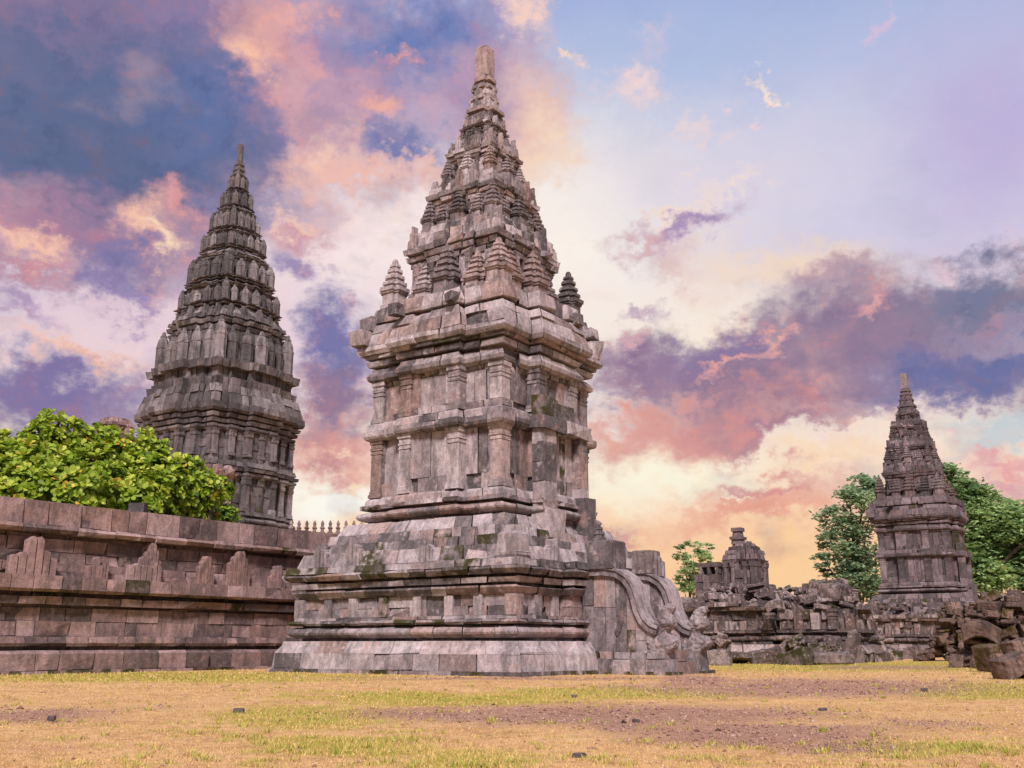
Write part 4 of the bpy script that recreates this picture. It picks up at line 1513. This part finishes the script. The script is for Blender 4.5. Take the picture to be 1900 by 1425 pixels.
PROTO = {}
KINDS_ = ['block', 'slab', 'moulding', 'antefix', 'arch', 'lump']
for kd in KINDS_:
    for m_, nm in ((ST_RUIN, 'r'), (ST_BROWN, 'b')):
        lst = []
        for q in range(3):
            me = stone_proto(kd, q * 17 + len(kd))
            me.materials.append(m_)
            lst.append(me)
        PROTO[kd, nm] = lst
WORD = {'block': 'squared block', 'slab': 'flat slab', 'moulding': 'moulded stone', 'antefix': 'pointed finial stone', 'arch': 'curved stone', 'lump': 'rounded lump'}


def put_stone(kind, tone, loc, size, rot, where, r):
    me = PROTO[kind, tone][r.randrange(3)]
    o = bpy.data.objects.new(kind + '_stone' if kind != 'moulding' else 'moulded_stone', me)
    col.objects.link(o)
    o.location = loc
    o.rotation_euler = rot
    o.scale = (size * r.uniform(.85, 1.2), size * r.uniform(.85, 1.2), size * r.uniform(.85, 1.2))
    tone_w = 'weathered' if tone == 'r' else 'brown'
    tag(o, '%s %s %s' % (tone_w, WORD[kind], where), 'stone', '%ss %s' % (WORD[kind], where))
    return o


def heap(cx, cy, rx, ry, yaw, z0, layers, n0, size, tone, where, seed, shrink=.72, kinds=None, flat=.5):
    r = random.Random(seed)
    c, s = math.cos(yaw), math.sin(yaw)
    kinds = kinds or ['block', 'block', 'block', 'slab', 'moulding', 'moulding', 'antefix', 'arch', 'lump']
    for L in range(layers):
        f = shrink ** L
        n = max(2, int(n0 * f))
        for i in range(n):
            # low-discrepancy spread over the footprint
            u = ((i * .6180339 + L * .37) % 1) * 2 - 1
            v = ((i + .5) / n) * 2 - 1
            x, y = u * rx * f + r.uniform(-.1, .1), v * ry * f + r.uniform(-.1, .1)
            sz = size * r.uniform(.75, 1.3)
            k = r.choice(kinds)
            rot = (r.gauss(0, .3) * flat * 2, r.gauss(0, .3) * flat * 2, yaw + r.choice([0, math.pi / 2]) + r.gauss(0, .5))
            if k == 'antefix' and r.random() < .4:
                rot = (math.pi / 2 * r.uniform(.7, 1), 0, r.random() * 6)
            put_stone(k, tone, (cx + x * c - y * s, cy + x * s + y * c, z0 + (L + .45) * size * .52 + r.uniform(-.05, .08)), sz, rot, where, r)


YW = D(-34)
ruinA = build_ruin('ruined temple base with roll moulding and pale panels, right beside the stair', 1447, 1227, 4.6, 4.2, 2.2, 41)
ruinB = build_ruin('ruined temple base with broken carved panels, middle of the rubble row', 1603, 1229, 3.3, 3.5, 1.8, 42)
ruinC = build_ruin('low ruined base far back under the dark slender temple', 1778, 1217, 7.0, 5.0, 2.2, 43)
for ru, rx, ry, z0, layers, n0, where, sd_ in ((ruinA, 2.1, 1.8, 2.0, 3, 22, 'piled on the ruined base beside the stair', 51),
                                             (ruinB, 1.5, 1.5, 1.7, 4, 22, 'piled on the middle ruined base', 52),
                                             (ruinC, 3.4, 2.0, 2.0, 3, 30, 'piled under the dark slender temple', 53)):
    heap(ru.location.x, ru.location.y, rx, ry, YW, z0, layers, n0, .52, 'r', where, sd_)


def ground_at(px, py):
    b = (712.5 - py) / 1875
    p_ = D(14.43)
    k = -EYE / (math.sin(p_) + b * math.cos(p_))
    return (px - 950) / 1875 * k, (math.cos(p_) - b * math.sin(p_)) * k


rr = random.Random(77)
for pxa, pya, wd, z0_, wh_, sd_ in ((1380, 1224, 1.9, 2.5, 'small and loose on top of the ruin beside the stair', 81), (1530, 1226, 1.6, 2.7, 'small and loose on top of the middle ruin', 82),
                                  (1690, 1216, 4.2, 2.3, 'small and loose along the top of the far rubble', 83)):
    x, y = ground_at(pxa, pya)
    heap(x, y + 1.2, wd, .8, D(-8), z0_ - .55, 3, 16, .36, 'r', wh_, sd_, .95)
# stones lying at the foot of the ruins
for px, py, kd, sz in ((1620, 1224, 'antefix', 1.5), (1585, 1228, 'antefix', 1.0), (1655, 1222, 'block', .9), (1690, 1220, 'block', .9), (1725, 1218, 'lump', .8),
                       (1480, 1231, 'block', .8), (1545, 1231, 'slab', 1.0), (1420, 1229, 'block', .9), (1370, 1229, 'slab', .9), (1760, 1217, 'block', .9),
                       (1335, 1232, 'lump', .7), (1640, 1221, 'arch', .9)):
    x, y = ground_at(px, py + 2)
    put_stone(kd, 'r', (x, y, sz * (.42 if kd == 'antefix' else .2)), sz, (rr.gauss(0, .12), rr.gauss(0, .12), rr.uniform(-.9, .3)), 'on the grass at the foot of the ruins', rr)
for (pa, pb, py_, n_, wh_, sd_) in ((1318, 1448, 1226, 20, 'fallen along the foot of the ruin beside the stair', 61), (1452, 1604, 1230, 22, 'fallen along the foot of the middle ruin', 62)):
    r6 = random.Random(sd_)
    for i in range(n_):
        x, y = ground_at(pa + (pb - pa) * (i + r6.random() * .6) / n_, py_)
        sz = r6.uniform(.32, .62)
        k_ = r6.choice(['block', 'moulding', 'slab', 'antefix', 'block', 'lump'])
        put_stone(k_, 'r', (x, y + r6.uniform(.0, .7), sz * .25 + r6.choice([0, 0, .3, .55])), sz, (r6.gauss(0, .35), r6.gauss(0, .35), r6.uniform(0, 3)), wh_, r6)
# broken masonry between the far base and the near heap
x, y = ground_at(1690, 1216)
heap(x, y + 3, 5.5, 1.6, D(0), 0, 5, 34, .66, 'r', 'in the long rubble row behind the lawn', 54, .85)
x, y = ground_at(1270, 1222)
heap(x + 1.6, y + 5, 2.8, 1.5, D(0), .5, 6, 16, .62, 'r', 'heaped behind the temple stair', 55, .9)
# brown stones of the near heap at the right edge
near = [((1893, 1260), 'block', .75, .05, .35), ((1848, 1247), 'block', .85, .12, 1.4), ((1812, 1238), 'block', .62, 0, -.5), ((1785, 1234), 'slab', .6, 0, .2),
        ((1878, 1252), 'block', .6, .1, .2), ((1915, 1258), 'block', .8, 0, .9), ((1832, 1240), 'lump', .6, 0, .4), ((1905, 1246), 'block', .8, .35, .2), ((1870, 1244), 'block', .6, .3, .7)]
for (px, py), kd, sz, dz, a in near:
    x, y = ground_at(px, py)
    o = put_stone(kd, 'b', (x, y + .3, sz * .22 + dz), sz * .74, (rr.gauss(0, .15), rr.gauss(0, .15), a), 'at the front of the near heap', rr)
    if a == 1.4:
        o.rotation_euler = (.1, 1.35, .5)
x, y = ground_at(1832, 1239)
put_stone('arch', 'b', (x + .1, y + .35, .85), 1.0, (0, .1, -.5), 'arching over the front of the near heap', rr)
x, y = ground_at(1880, 1240)
heap(x + .8, y + 1.3, 1.5, 1.0, D(-35), 0, 9, 20, .40, 'b', 'stacked in the near heap at the right edge', 56, .92, ['block', 'block', 'moulding', 'slab'])
x, y = ground_at(1815, 1228)
heap(x + .9, y + 2.2, 1.9, 1.2, D(-20), 0, 9, 18, .44, 'b', 'stacked behind the near brown heap', 57, .9, ['block', 'block', 'moulding', 'slab'])


# ------------------------------------------------------------------ ground
DIRT = [(px, py, rx, ry, w) for px, py, rx, ry, w in (
    (1120, 1325, 500, 24, 1.0), (1400, 1360, 330, 28, 1.0), (1500, 1275, 420, 22, .95), (1560, 1385, 200, 18, .8), (820, 1322, 250, 18, .8), (60, 1325, 200, 20, .8),
    (300, 1310, 120, 10, .5), (1740, 1340, 240, 20, .6), (1290, 1262, 90, 14, 1.0), (1650, 1238, 180, 6, .8), (980, 1258, 500, 5, .7), (1150, 1340, 80, 25, .9))]
GREEN = [(830, 1295, 260, 14), (560, 1330, 150, 22), (1560, 1235, 380, 10), (300, 1255, 420, 10), (850, 1412, 120, 18), (1850, 1280, 200, 16), (1150, 1285, 260, 10),
         (650, 1385, 160, 16), (1720, 1385, 160, 12)]


def to_px(X, Y):
    p_ = D(14.43)
    d = Y * math.cos(p_) - EYE * math.sin(p_)
    u = -Y * math.sin(p_) - EYE * math.cos(p_)
    d = np.maximum(d, .5)
    return 950 + 1875 * X / d, 712.5 - 1875 * u / d


def blobsum(X, Y, lst):
    px, py = to_px(X, Y)
    out = np.zeros_like(X)
    for q in lst:
        w = q[4] if len(q) > 4 else 1.0
        out = np.maximum(out, w * np.exp(-(((px - q[0]) / q[2]) ** 2 + ((py - q[1]) / q[3]) ** 2)))
    return out


def nz(X, Y, f, o=0.0):
    return np.array([mn.fractal(Vector((a * f + o, b * f, o)), 1.0, 2.0, 4) for a, b in zip(X.ravel(), Y.ravel())]).reshape(X.shape)


def axis(lo, hi, a, b, step, k=1.22):
    core = list(np.arange(a, b + 1e-6, step))
    s, v = step, b
    while v < hi:
        s *= k
        v += s
        core.append(v)
    s, v = step, a
    while v > lo:
        s *= k
        v -= s
        core.insert(0, v)
    return np.array(core)


xs = axis(-900, 900, -14, 18, .16)
ys = axis(-900, 1800, 4.5, 34, .13)
GX, GY = np.meshgrid(xs, ys)
nearm = (np.abs(GX) < 25) & (GY > 3) & (GY < 45)
GZ = np.zeros_like(GX)
NA = np.zeros_like(GX)
NA[nearm] = nz(GX[nearm], GY[nearm], .9)
NB = np.zeros_like(GX)
NB[nearm] = nz(GX[nearm], GY[nearm], 3.5, 9.0)
damp = np.clip((22 - GY) / 12, 0.15, 1)
GZ = (NA * .022 + NB * .008) * nearm * damp - .012 * nearm
GD = blobsum(GX, GY, DIRT) + NA * .14
GG = np.clip(blobsum(GX, GY, GREEN) * .9 + .12 + NA * .25, 0, 1)
V = np.stack([GX, GY, GZ], -1).reshape(-1, 3)
ny_, nx_ = GX.shape
I = np.arange(ny_ * nx_).reshape(ny_, nx_)
F = np.stack([I[:-1, :-1], I[:-1, 1:], I[1:, 1:], I[1:, :-1]], -1).reshape(-1, 4)
g = np_mesh('ground', V, F, ground_mat(), np.stack([GD.ravel(), GG.ravel(), GG.ravel()], -1), attr='dirt', domain='POINT', smooth=True)
tag(g, kind='structure')


def simple_mat(name, stops, rough=.85, trans=0.0):
    m = bpy.data.materials.new(name)
    m.use_nodes = True
    N = NT(m.node_tree)
    at_ = N.new('ShaderNodeAttribute', attribute_name='tint')
    sp = N.new('ShaderNodeSeparateColor')
    N.put(sp.inputs[0], at_.outputs['Color'])
    bs = N.new('ShaderNodeBsdfPrincipled')
    N.put(bs.inputs['Base Color'], N.ramp(sp.outputs[0], stops))
    bs.inputs['Roughness'].default_value = rough
    bs.inputs['Specular IOR Level'].default_value = .2
    o = N.new('ShaderNodeOutputMaterial')
    m.node_tree.links.new(bs.outputs[0], o.inputs[0])
    return m


rg = np.random.default_rng(4)
GRASS_M = simple_mat('grass_blades', [(0, (.42, .25, .12)), (.30, (.66, .44, .22)), (.55, (.54, .41, .14)), (.8, (.36, .36, .07)), (1, (.20, .26, .035))])


def ground_z(X, Y):
    i = np.clip(np.searchsorted(ys, Y) - 1, 0, len(ys) - 2)
    j = np.clip(np.searchsorted(xs, X) - 1, 0, len(xs) - 2)
    fy = (Y - ys[i]) / (ys[i + 1] - ys[i])
    fx = (X - xs[j]) / (xs[j + 1] - xs[j])

    def lerp(G):
        return (G[i, j] * (1 - fx) + G[i, j + 1] * fx) * (1 - fy) + (G[i + 1, j] * (1 - fx) + G[i + 1, j + 1] * fx) * fy
    return lerp(GZ), lerp(GD), lerp(GG), lerp(NB)


def scatter(n):
    """positions spread evenly over the picture's lawn"""
    inv = rg.uniform(1 / 40, 1 / 5.2, n) if False else rg.uniform(1 / 38 ** .8, 1 / 5.2 ** .8, n)
    Y = inv ** (-1 / .8)
    X = rg.uniform(-.56, .60, n) * Y
    return X, Y


X, Y = scatter(190000)
z_, d_, g_, nb = ground_z(X, Y)
keep = (d_ + rg.normal(0, .20, len(X)) < .50)
# keep off the masonry
for (bx, by, hx) in ((C1[0], C1[1], 3.5),):
    c, s = math.cos(YAW), math.sin(YAW)
    lx = (X - bx) * c + (Y - by) * s
    ly = -(X - bx) * s + (Y - by) * c
    keep &= ~((np.abs(lx) < hx) & (np.abs(ly) < hx)) & ~((lx > 0) & (lx < 5.6) & (np.abs(ly - .1) < 1.2))
X, Y, z_, g_, nb = X[keep], Y[keep], z_[keep], g_[keep], nb[keep]
n = len(X)
hgt = rg.uniform(.004, .016, n) * (1 + 1.1 * (nb > .35) + .8 * (g_ > .5)) * np.clip(Y / 14, .8, 1.6)
wid = rg.uniform(.003, .006, n) * np.clip(Y / 8, .8, 3)
an = rg.uniform(0, math.tau, n)
ln_ = rg.uniform(.2, 1.1, n) * hgt
la = rg.uniform(0, math.tau, n)
A = np.stack([X - np.cos(an) * wid, Y - np.sin(an) * wid, z_ - .004], -1)
B = np.stack([X + np.cos(an) * wid, Y + np.sin(an) * wid, z_ - .004], -1)
C_ = np.stack([X + np.cos(la) * ln_, Y + np.sin(la) * ln_, z_ + hgt], -1)
V = np.stack([A, B, C_], 1).reshape(-1, 3)
F = np.arange(len(V)).reshape(-1, 3)
tv = np.clip(rg.normal(.26, .15, n) + g_ * .65 * rg.random(n) + .35 * (nb > .25), 0, 1)
gr = np_mesh('grass', V, F, GRASS_M, np.stack([tv, tv, tv], -1))
tag(gr, kind='stuff')
# green tufts
T = []
tufts = []
X, Y = scatter(1500)
z_, d_, g_, nb = ground_z(X, Y)
vs, ts = [], []
for x, y, z, d, gg in zip(X, Y, z_, d_, g_):
    lx = (x - C1[0]) * math.cos(YAW) + (y - C1[1]) * math.sin(YAW)
    ly = -(x - C1[0]) * math.sin(YAW) + (y - C1[1]) * math.cos(YAW)
    if abs(lx) < 3.6 and abs(ly) < 3.6 or (0 < lx < 5.7 and abs(ly) < 1.3):
        continue
    if rg.random() > .10 + gg * .8:
        continue
    k = int(rg.integers(10, 34))
    H = rg.uniform(.02, .055)
    rad = rg.uniform(.02, .09)
    for _ in range(k):
        a, q = rg.uniform(0, math.tau), rad * rg.random() ** .5
        bx, by = x + math.cos(a) * q, y + math.sin(a) * q
        w, hh = rg.uniform(.003, .005) * max(1, y / 9), H * rg.uniform(.5, 1)
        o_ = rg.uniform(.2, 1.0) * hh
        a2 = a + rg.normal(0, .7)
        vs += [(bx - math.sin(a) * w, by + math.cos(a) * w, z - .004), (bx + math.sin(a) * w, by - math.cos(a) * w, z - .004), (bx + math.cos(a2) * o_, by + math.sin(a2) * o_, z + hh)]
        ts.append(min(1, max(0, rg.normal(.75, .15))))
V = np.array(vs)
tf = np_mesh('grass_tufts', V, np.arange(len(V)).reshape(-1, 3), GRASS_M, np.stack([ts, ts, ts], -1))
tag(tf, kind='stuff')
# gravel in the bare patches
PEB = simple_mat('gravel', [(0, (.04, .025, .022)), (.3, (.18, .10, .075)), (.6, (.32, .19, .145)), (1, (.50, .36, .30))])
X, Y = scatter(26000)
z_, d_, g_, nb = ground_z(X, Y)
keep = (d_ + rg.normal(0, .16, len(X)) > .58) | (rg.random(len(X)) < .02)
X, Y, z_ = X[keep], Y[keep], z_[keep]
n = len(X)
s_ = rg.uniform(.006, .017, n) * np.clip(Y / 8, .9, 2.0) * (1 + .8 * (rg.random(n) < .03))
octv = np.array([(1, 0, 0), (0, 1, 0), (-1, 0, 0), (0, -1, 0), (0, 0, .7), (0, 0, -.5)])
octf = np.array([(0, 1, 4), (1, 2, 4), (2, 3, 4), (3, 0, 4), (1, 0, 5), (2, 1, 5), (3, 2, 5), (0, 3, 5)])
V = octv[None] * s_[:, None, None] * rg.uniform(.55, 1.3, (n, 6, 1))
an = rg.uniform(0, math.tau, n)
ca, sa = np.cos(an)[:, None], np.sin(an)[:, None]
V = np.stack([V[..., 0] * ca - V[..., 1] * sa, V[..., 0] * sa + V[..., 1] * ca, V[..., 2]], -1)
V += np.stack([X, Y, z_ + .002], -1)[:, None]
F = (octf[None] + (np.arange(n) * 6)[:, None, None]).reshape(-1, 3)
tv = np.repeat(np.clip(rg.normal(.6, .2, n), 0, 1), 8)
pb = np_mesh('gravel', V.reshape(-1, 3), F, PEB, np.stack([tv, tv, tv], -1))
tag(pb, kind='stuff')
# single loose stones on the lawn
for (px, py, s, lab, dk) in ((1075, 1403, .075, 'dark grey pebble at the bottom of the lawn, close to the camera', .03), (443, 1318, .10, 'brown pebble lying on the dry lawn below the wall', .2),
                             (1180, 1337, .07, 'dark pebble in the bare earth at the middle of the lawn', .08), (1527, 1316, .08, 'dark pebble on the bare earth right of the stair', .05),
                             (1715, 1278, .09, 'bluish pebble beside the bare track on the right lawn', .1), (1065, 1290, .07, 'small pebble on the lawn in front of the temple corner', .3),
                             (96, 1332, .09, 'brown pebble in the earth patch at the left edge', .15)):
    me = PROTO['lump', 'r'][0].copy()
    me.materials.clear()
    me.materials.append(ST_LEFT)
    me.attributes['tint'].data.foreach_set('color', np.array([(dk + .3, .8, 0, 1)] * len(me.polygons), 'f').ravel())
    o = bpy.data.objects.new('pebble', me)
    col.objects.link(o)
    x, y = ground_at(px, py + 3)
    o.location = (x, y, s * .12)
    o.scale = (s * 1.0, s * .75, s * .55)
    o.rotation_euler = (0, 0, px)
    tag(o, lab, 'stone')


# ------------------------------------------------------------------ plants
def tube(mb, pts, rad, n=7, t=(.5, .5, 0)):
    vs = []
    for i, p_ in enumerate(pts):
        a = pts[max(0, i - 1)]
        b = pts[min(len(pts) - 1, i + 1)]
        d = (Vector(b) - Vector(a)).normalized()
        u = d.orthogonal().normalized()
        w = d.cross(u)
        for k in range(n):
            q = math.tau * k / n
            vs.append(tuple(Vector(p_) + (u * math.cos(q) + w * math.sin(q)) * rad[i]))
    fs = []
    for i in range(len(pts) - 1):
        for k in range(n):
            q = (k + 1) % n
            fs.append((i * n + k, i * n + q, (i + 1) * n + q, (i + 1) * n + k))
    mb.add(vs, fs, t)


def bush(name, label, loc, clumps, n, leafL, mat, seed, tone=0.0):
    """shrub of leaf rosettes; clumps = [(x,y,z,rx,ry,rz)] local ellipsoids"""
    r = np.random.default_rng(seed)
    root = empty(name, label, 'shrub', loc)
    pos, nor = [], []
    tot = sum(c[3] * c[5] + c[3] * c[4] for c in clumps)
    for (x, y, z, rx, ry, rz) in clumps:
        k = int(n * (rx * rz + rx * ry) / tot)
        d = r.normal(size=(k, 3))
        d[:, 1] -= .35
        d[:, 2] += .25
        d /= np.linalg.norm(d, axis=1)[:, None]
        f = r.uniform(.72, 1.08, k)[:, None]
        p_ = d * f * np.array([rx, ry, rz]) + np.array([x, y, z])
        nn = d / np.array([rx, ry, rz])
        nn /= np.linalg.norm(nn, axis=1)[:, None]
        pos.append(p_)
        nor.append(nn)
    pos, nor = np.concatenate(pos), np.concatenate(nor)
    nor[:, 2] += .55
    nor += r.normal(0, .25, nor.shape)
    nor /= np.linalg.norm(nor, axis=1)[:, None]
    LV, LT = [], []
    for p_, nn in zip(pos, nor):
        up = Vector(nn)
        u = up.orthogonal().normalized()
        w = up.cross(u)
        k = int(r.integers(7, 12))
        L = leafL * r.uniform(.75, 1.2)
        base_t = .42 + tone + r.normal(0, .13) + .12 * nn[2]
        hue = r.random()
        for i in range(k):
            a = i * 2.4 + r.uniform(0, .4)
            el_ = r.uniform(.15, 1.0) if i < k - 3 else r.uniform(.9, 1.4)
            d = (u * math.cos(a) + w * math.sin(a)) * math.cos(el_) + up * math.sin(el_)
            sd_ = d.cross(up).normalized() if abs(d.dot(up)) < .98 else u
            nl = sd_.cross(d)
            l = L * r.uniform(.8, 1.1)
            wd = l * .27
            P = Vector(p_)
            m1 = P + d * l * .55 + nl * l * .03
            tip = P + d * l - nl * l * .16
            sh = P + d * l * .82 - nl * l * .03
            # obovate leaf from three quads' worth of points: base, two mids, two shoulders, tip
            LV += [tuple(P), tuple(m1 - sd_ * wd * .8 + nl * .01), tuple(sh - sd_ * wd), tuple(tip), tuple(sh + sd_ * wd), tuple(m1 + sd_ * wd * .8 + nl * .01)]
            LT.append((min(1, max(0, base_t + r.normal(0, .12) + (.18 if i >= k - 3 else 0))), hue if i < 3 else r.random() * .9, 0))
    V = np.array(LV)
    F = np.arange(len(V)).reshape(-1, 6)
    np_mesh('foliage', V, F, mat, np.array(LT), parent=root)
    mb = MB()
    rr_ = random.Random(seed)
    for (x, y, z, rx, ry, rz) in clumps:
        for k in range(4):
            a = rr_.uniform(0, math.tau)
            e_ = (x + math.cos(a) * rx * .6, y + math.sin(a) * ry * .6, z + rz * .5)
            tube(mb, [(x, y, 0), (x + .1, y, max(.3, (z - rz) * .6)), ((x + e_[0]) / 2, (y + e_[1]) / 2, z), e_], [.09, .07, .05, .02])
    mb.build('stem', BARK, root)
    return root


def local_clumps(lst, org):
    out = []
    for px, py, Y, rx, ry, rz in lst:
        p_ = at(px, py + (22 if py < 900 else 6), Y)
        out.append((p_.x - org[0], p_.y - org[1], p_.z - org[2], rx, ry, rz))
    return out


ORG = (-13.5, 31.0, 0.0)
CL = [(-40, 872, 27, 1.2, 1.2, .95), (50, 876, 27.5, 1.1, 1.2, 1.15), (100, 850, 28.5, .95, 1.1, 1.1), (165, 890, 28.5, 1.1, 1.2, 1.2), (225, 884, 29.5, .95, 1.1, 1.0),
      (262, 862, 30, .6, .9, .8), (285, 905, 29.5, 1.0, 1.1, 1.0), (335, 918, 30.5, .85, 1.0, .9), (365, 935, 31, .65, .9, .75), (100, 920, 27, 1.5, 1.0, .9), (230, 930, 28.8, 1.3, 1.0, .9),
      (10, 915, 26.5, 1.2, 1.0, .9)]
rq = random.Random(15)
for px, py in ((-10, 815), (15, 806), (42, 812), (62, 792), (92, 776), (118, 796), (142, 792), (160, 812), (186, 800), (208, 812), (232, 808), (262, 800), (256, 822), (292, 828), (306, 822), (332, 850),
               (352, 862), (372, 884), (388, 905), (30, 850), (120, 860), (200, 860), (300, 880), (70, 900), (180, 915), (260, 910), (330, 930), (10, 900)):
    q = rq.uniform(.26, .42)
    CL.append((px, py, 27.3 + px / 120, q, q, q * 1.2))
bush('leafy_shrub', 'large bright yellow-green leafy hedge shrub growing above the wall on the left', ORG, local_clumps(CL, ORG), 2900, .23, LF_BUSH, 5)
ORG2 = (-10.5, 33.5, 0.0)
CL2 = [(398, 935, 33, .55, .6, .9), (412, 962, 33, .45, .5, .5), (385, 965, 32.5, .8, .6, .5)]
bush('dull_shrub', 'small darker green shrub at the right end of the bright hedge', ORG2, local_clumps(CL2, ORG2), 330, .2, LF_BUSH, 6, -.3)


def tree(label, base, H, lumps, n, leaf, mat, seed, name='leafy_tree', trunk=.35, tone=0.):
    """lumps: local (x,y,z,r) foliage boughs, each a cluster of leaf sprays at the end of a limb"""
    r = np.random.default_rng(seed)
    rr_ = random.Random(seed)
    root = empty(name, label, 'tree', base)
    mb = MB()
    top = max(l[2] for l in lumps)
    tube(mb, [(0, 0, -.2), (.1, 0, top * .2), (-.1, .1, top * .45), (.05, 0, top * .8)], [trunk, trunk * .8, trunk * .6, trunk * .2], 9)
    for (x, y, z, q) in lumps:
        z0 = min(z * .7, top * .6) * rr_.uniform(.6, 1)
        tube(mb, [(0, 0, z0), (x * .4, y * .4, z0 + (z - z0) * .5), (x * .85, y * .85, z - .1 * q), (x, y, z + q * .3)], [trunk * .35, trunk * .22, trunk * .12, trunk * .04], 5)
    mb.build('trunk', BARK, root)
    LV, LT = [], []
    tot = sum(l[3] ** 2 for l in lumps)
    for (x, y, z, q) in lumps:
        k = max(6, int(n * q * q / tot))
        lt = .45 + tone + r.normal(0, .12)
        # sub sprays: flattened plates of leaves
        ns = max(4, int(k / 20))
        for j in range(ns):
            d = r.normal(size=3)
            d /= np.linalg.norm(d)
            c = np.array([x, y, z]) + d * q * r.uniform(.45, 1.2) * np.array([1, 1, .8])
            kk = k // ns
            pr = q * r.uniform(.16, .34)
            off = r.normal(size=(kk, 3)) * np.array([pr, pr, pr * .38])
            cc = c + off
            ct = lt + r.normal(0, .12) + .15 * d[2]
            for pnt in cc:
                nn = Vector((r.normal(0, .45), r.normal(0, .45), 1)).normalized()
                u = nn.orthogonal().normalized()
                a = r.uniform(0, math.tau)
                u = (u * math.cos(a) + nn.cross(u) * math.sin(a))
                w = nn.cross(u)
                L = leaf * r.uniform(.6, 1.3)
                P = Vector(pnt)
                LV += [tuple(P - u * L * .5), tuple(P + w * L * .28), tuple(P + u * L * .5), tuple(P - w * L * .28)]
                LT.append((min(1, max(0, ct + r.normal(0, .1))), 0, 0))
    V = np.array(LV)
    np_mesh('crown', V, np.arange(len(V)).reshape(-1, 4), mat, np.array(LT), parent=root)
    return root


def tree_px(label, base_px, Y, blobs, n, leaf, mat, seed, **kw):
    b = at(base_px, 1200, Y)
    lumps = []
    rr_ = random.Random(seed * 3)
    for px, py, rpx in blobs:
        p_ = at(px, py, Y)
        q = rpx / 1875 * Y * 1.02
        lumps.append((p_.x - b.x, rr_.uniform(-1.5, 1.5) * q * .8, p_.z, q))
    return tree(label, (b.x, Y, 0), 0, lumps, n, leaf, mat, seed, **kw)


tree_px('thin leafy green tree showing left of the dark slender temple', 1600, 84,
        [(1600, 900, 22), (1570, 925, 26), (1610, 940, 32), (1545, 960, 26), (1585, 985, 34), (1528, 1000, 20), (1560, 1030, 26), (1600, 1040, 36), (1520, 1045, 16), (1575, 1075, 28), (1610, 1085, 34),
         (1515, 1080, 10), (1540, 1060, 14), (1620, 900, 20)], 10500, .42, LF_PALE, 71)
bl = [(1760, 875, 22), (1790, 905, 30), (1770, 940, 36), (1820, 925, 24), (1830, 960, 34), (1870, 945, 26), (1865, 985, 36), (1890, 1010, 36), (1800, 985, 38), (1835, 1020, 40), (1790, 1040, 36), (1880, 1050, 38),
      (1830, 1070, 38), (1930, 980, 36), (1940, 1040, 40), (1900, 950, 22), (1750, 1000, 30), (1780, 1075, 30), (1920, 1080, 36)]
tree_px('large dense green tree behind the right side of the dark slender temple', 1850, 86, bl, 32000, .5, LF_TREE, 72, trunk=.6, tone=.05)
tree_px('small airy green tree beyond the rubble, left of the ruined shrine', 1285, 92,
        [(1270, 1008, 10), (1290, 1018, 12), (1315, 1015, 9), (1265, 1030, 13), (1300, 1035, 14), (1280, 1048, 14), (1258, 1015, 7), (1300, 1058, 13), (1270, 1060, 12), (1318, 1040, 8), (1285, 1072, 14), (1262, 1078, 12), (1305, 1080, 13), (1285, 1090, 14), (1265, 1094, 12)], 4200, .3, LF_TREE, 73, trunk=.12, tone=.15)

sc.cycles.max_bounces = 6
sc.cycles.diffuse_bounces = 3
sc.cycles.transparent_max_bounces = 4
sc.cycles.use_denoising = True
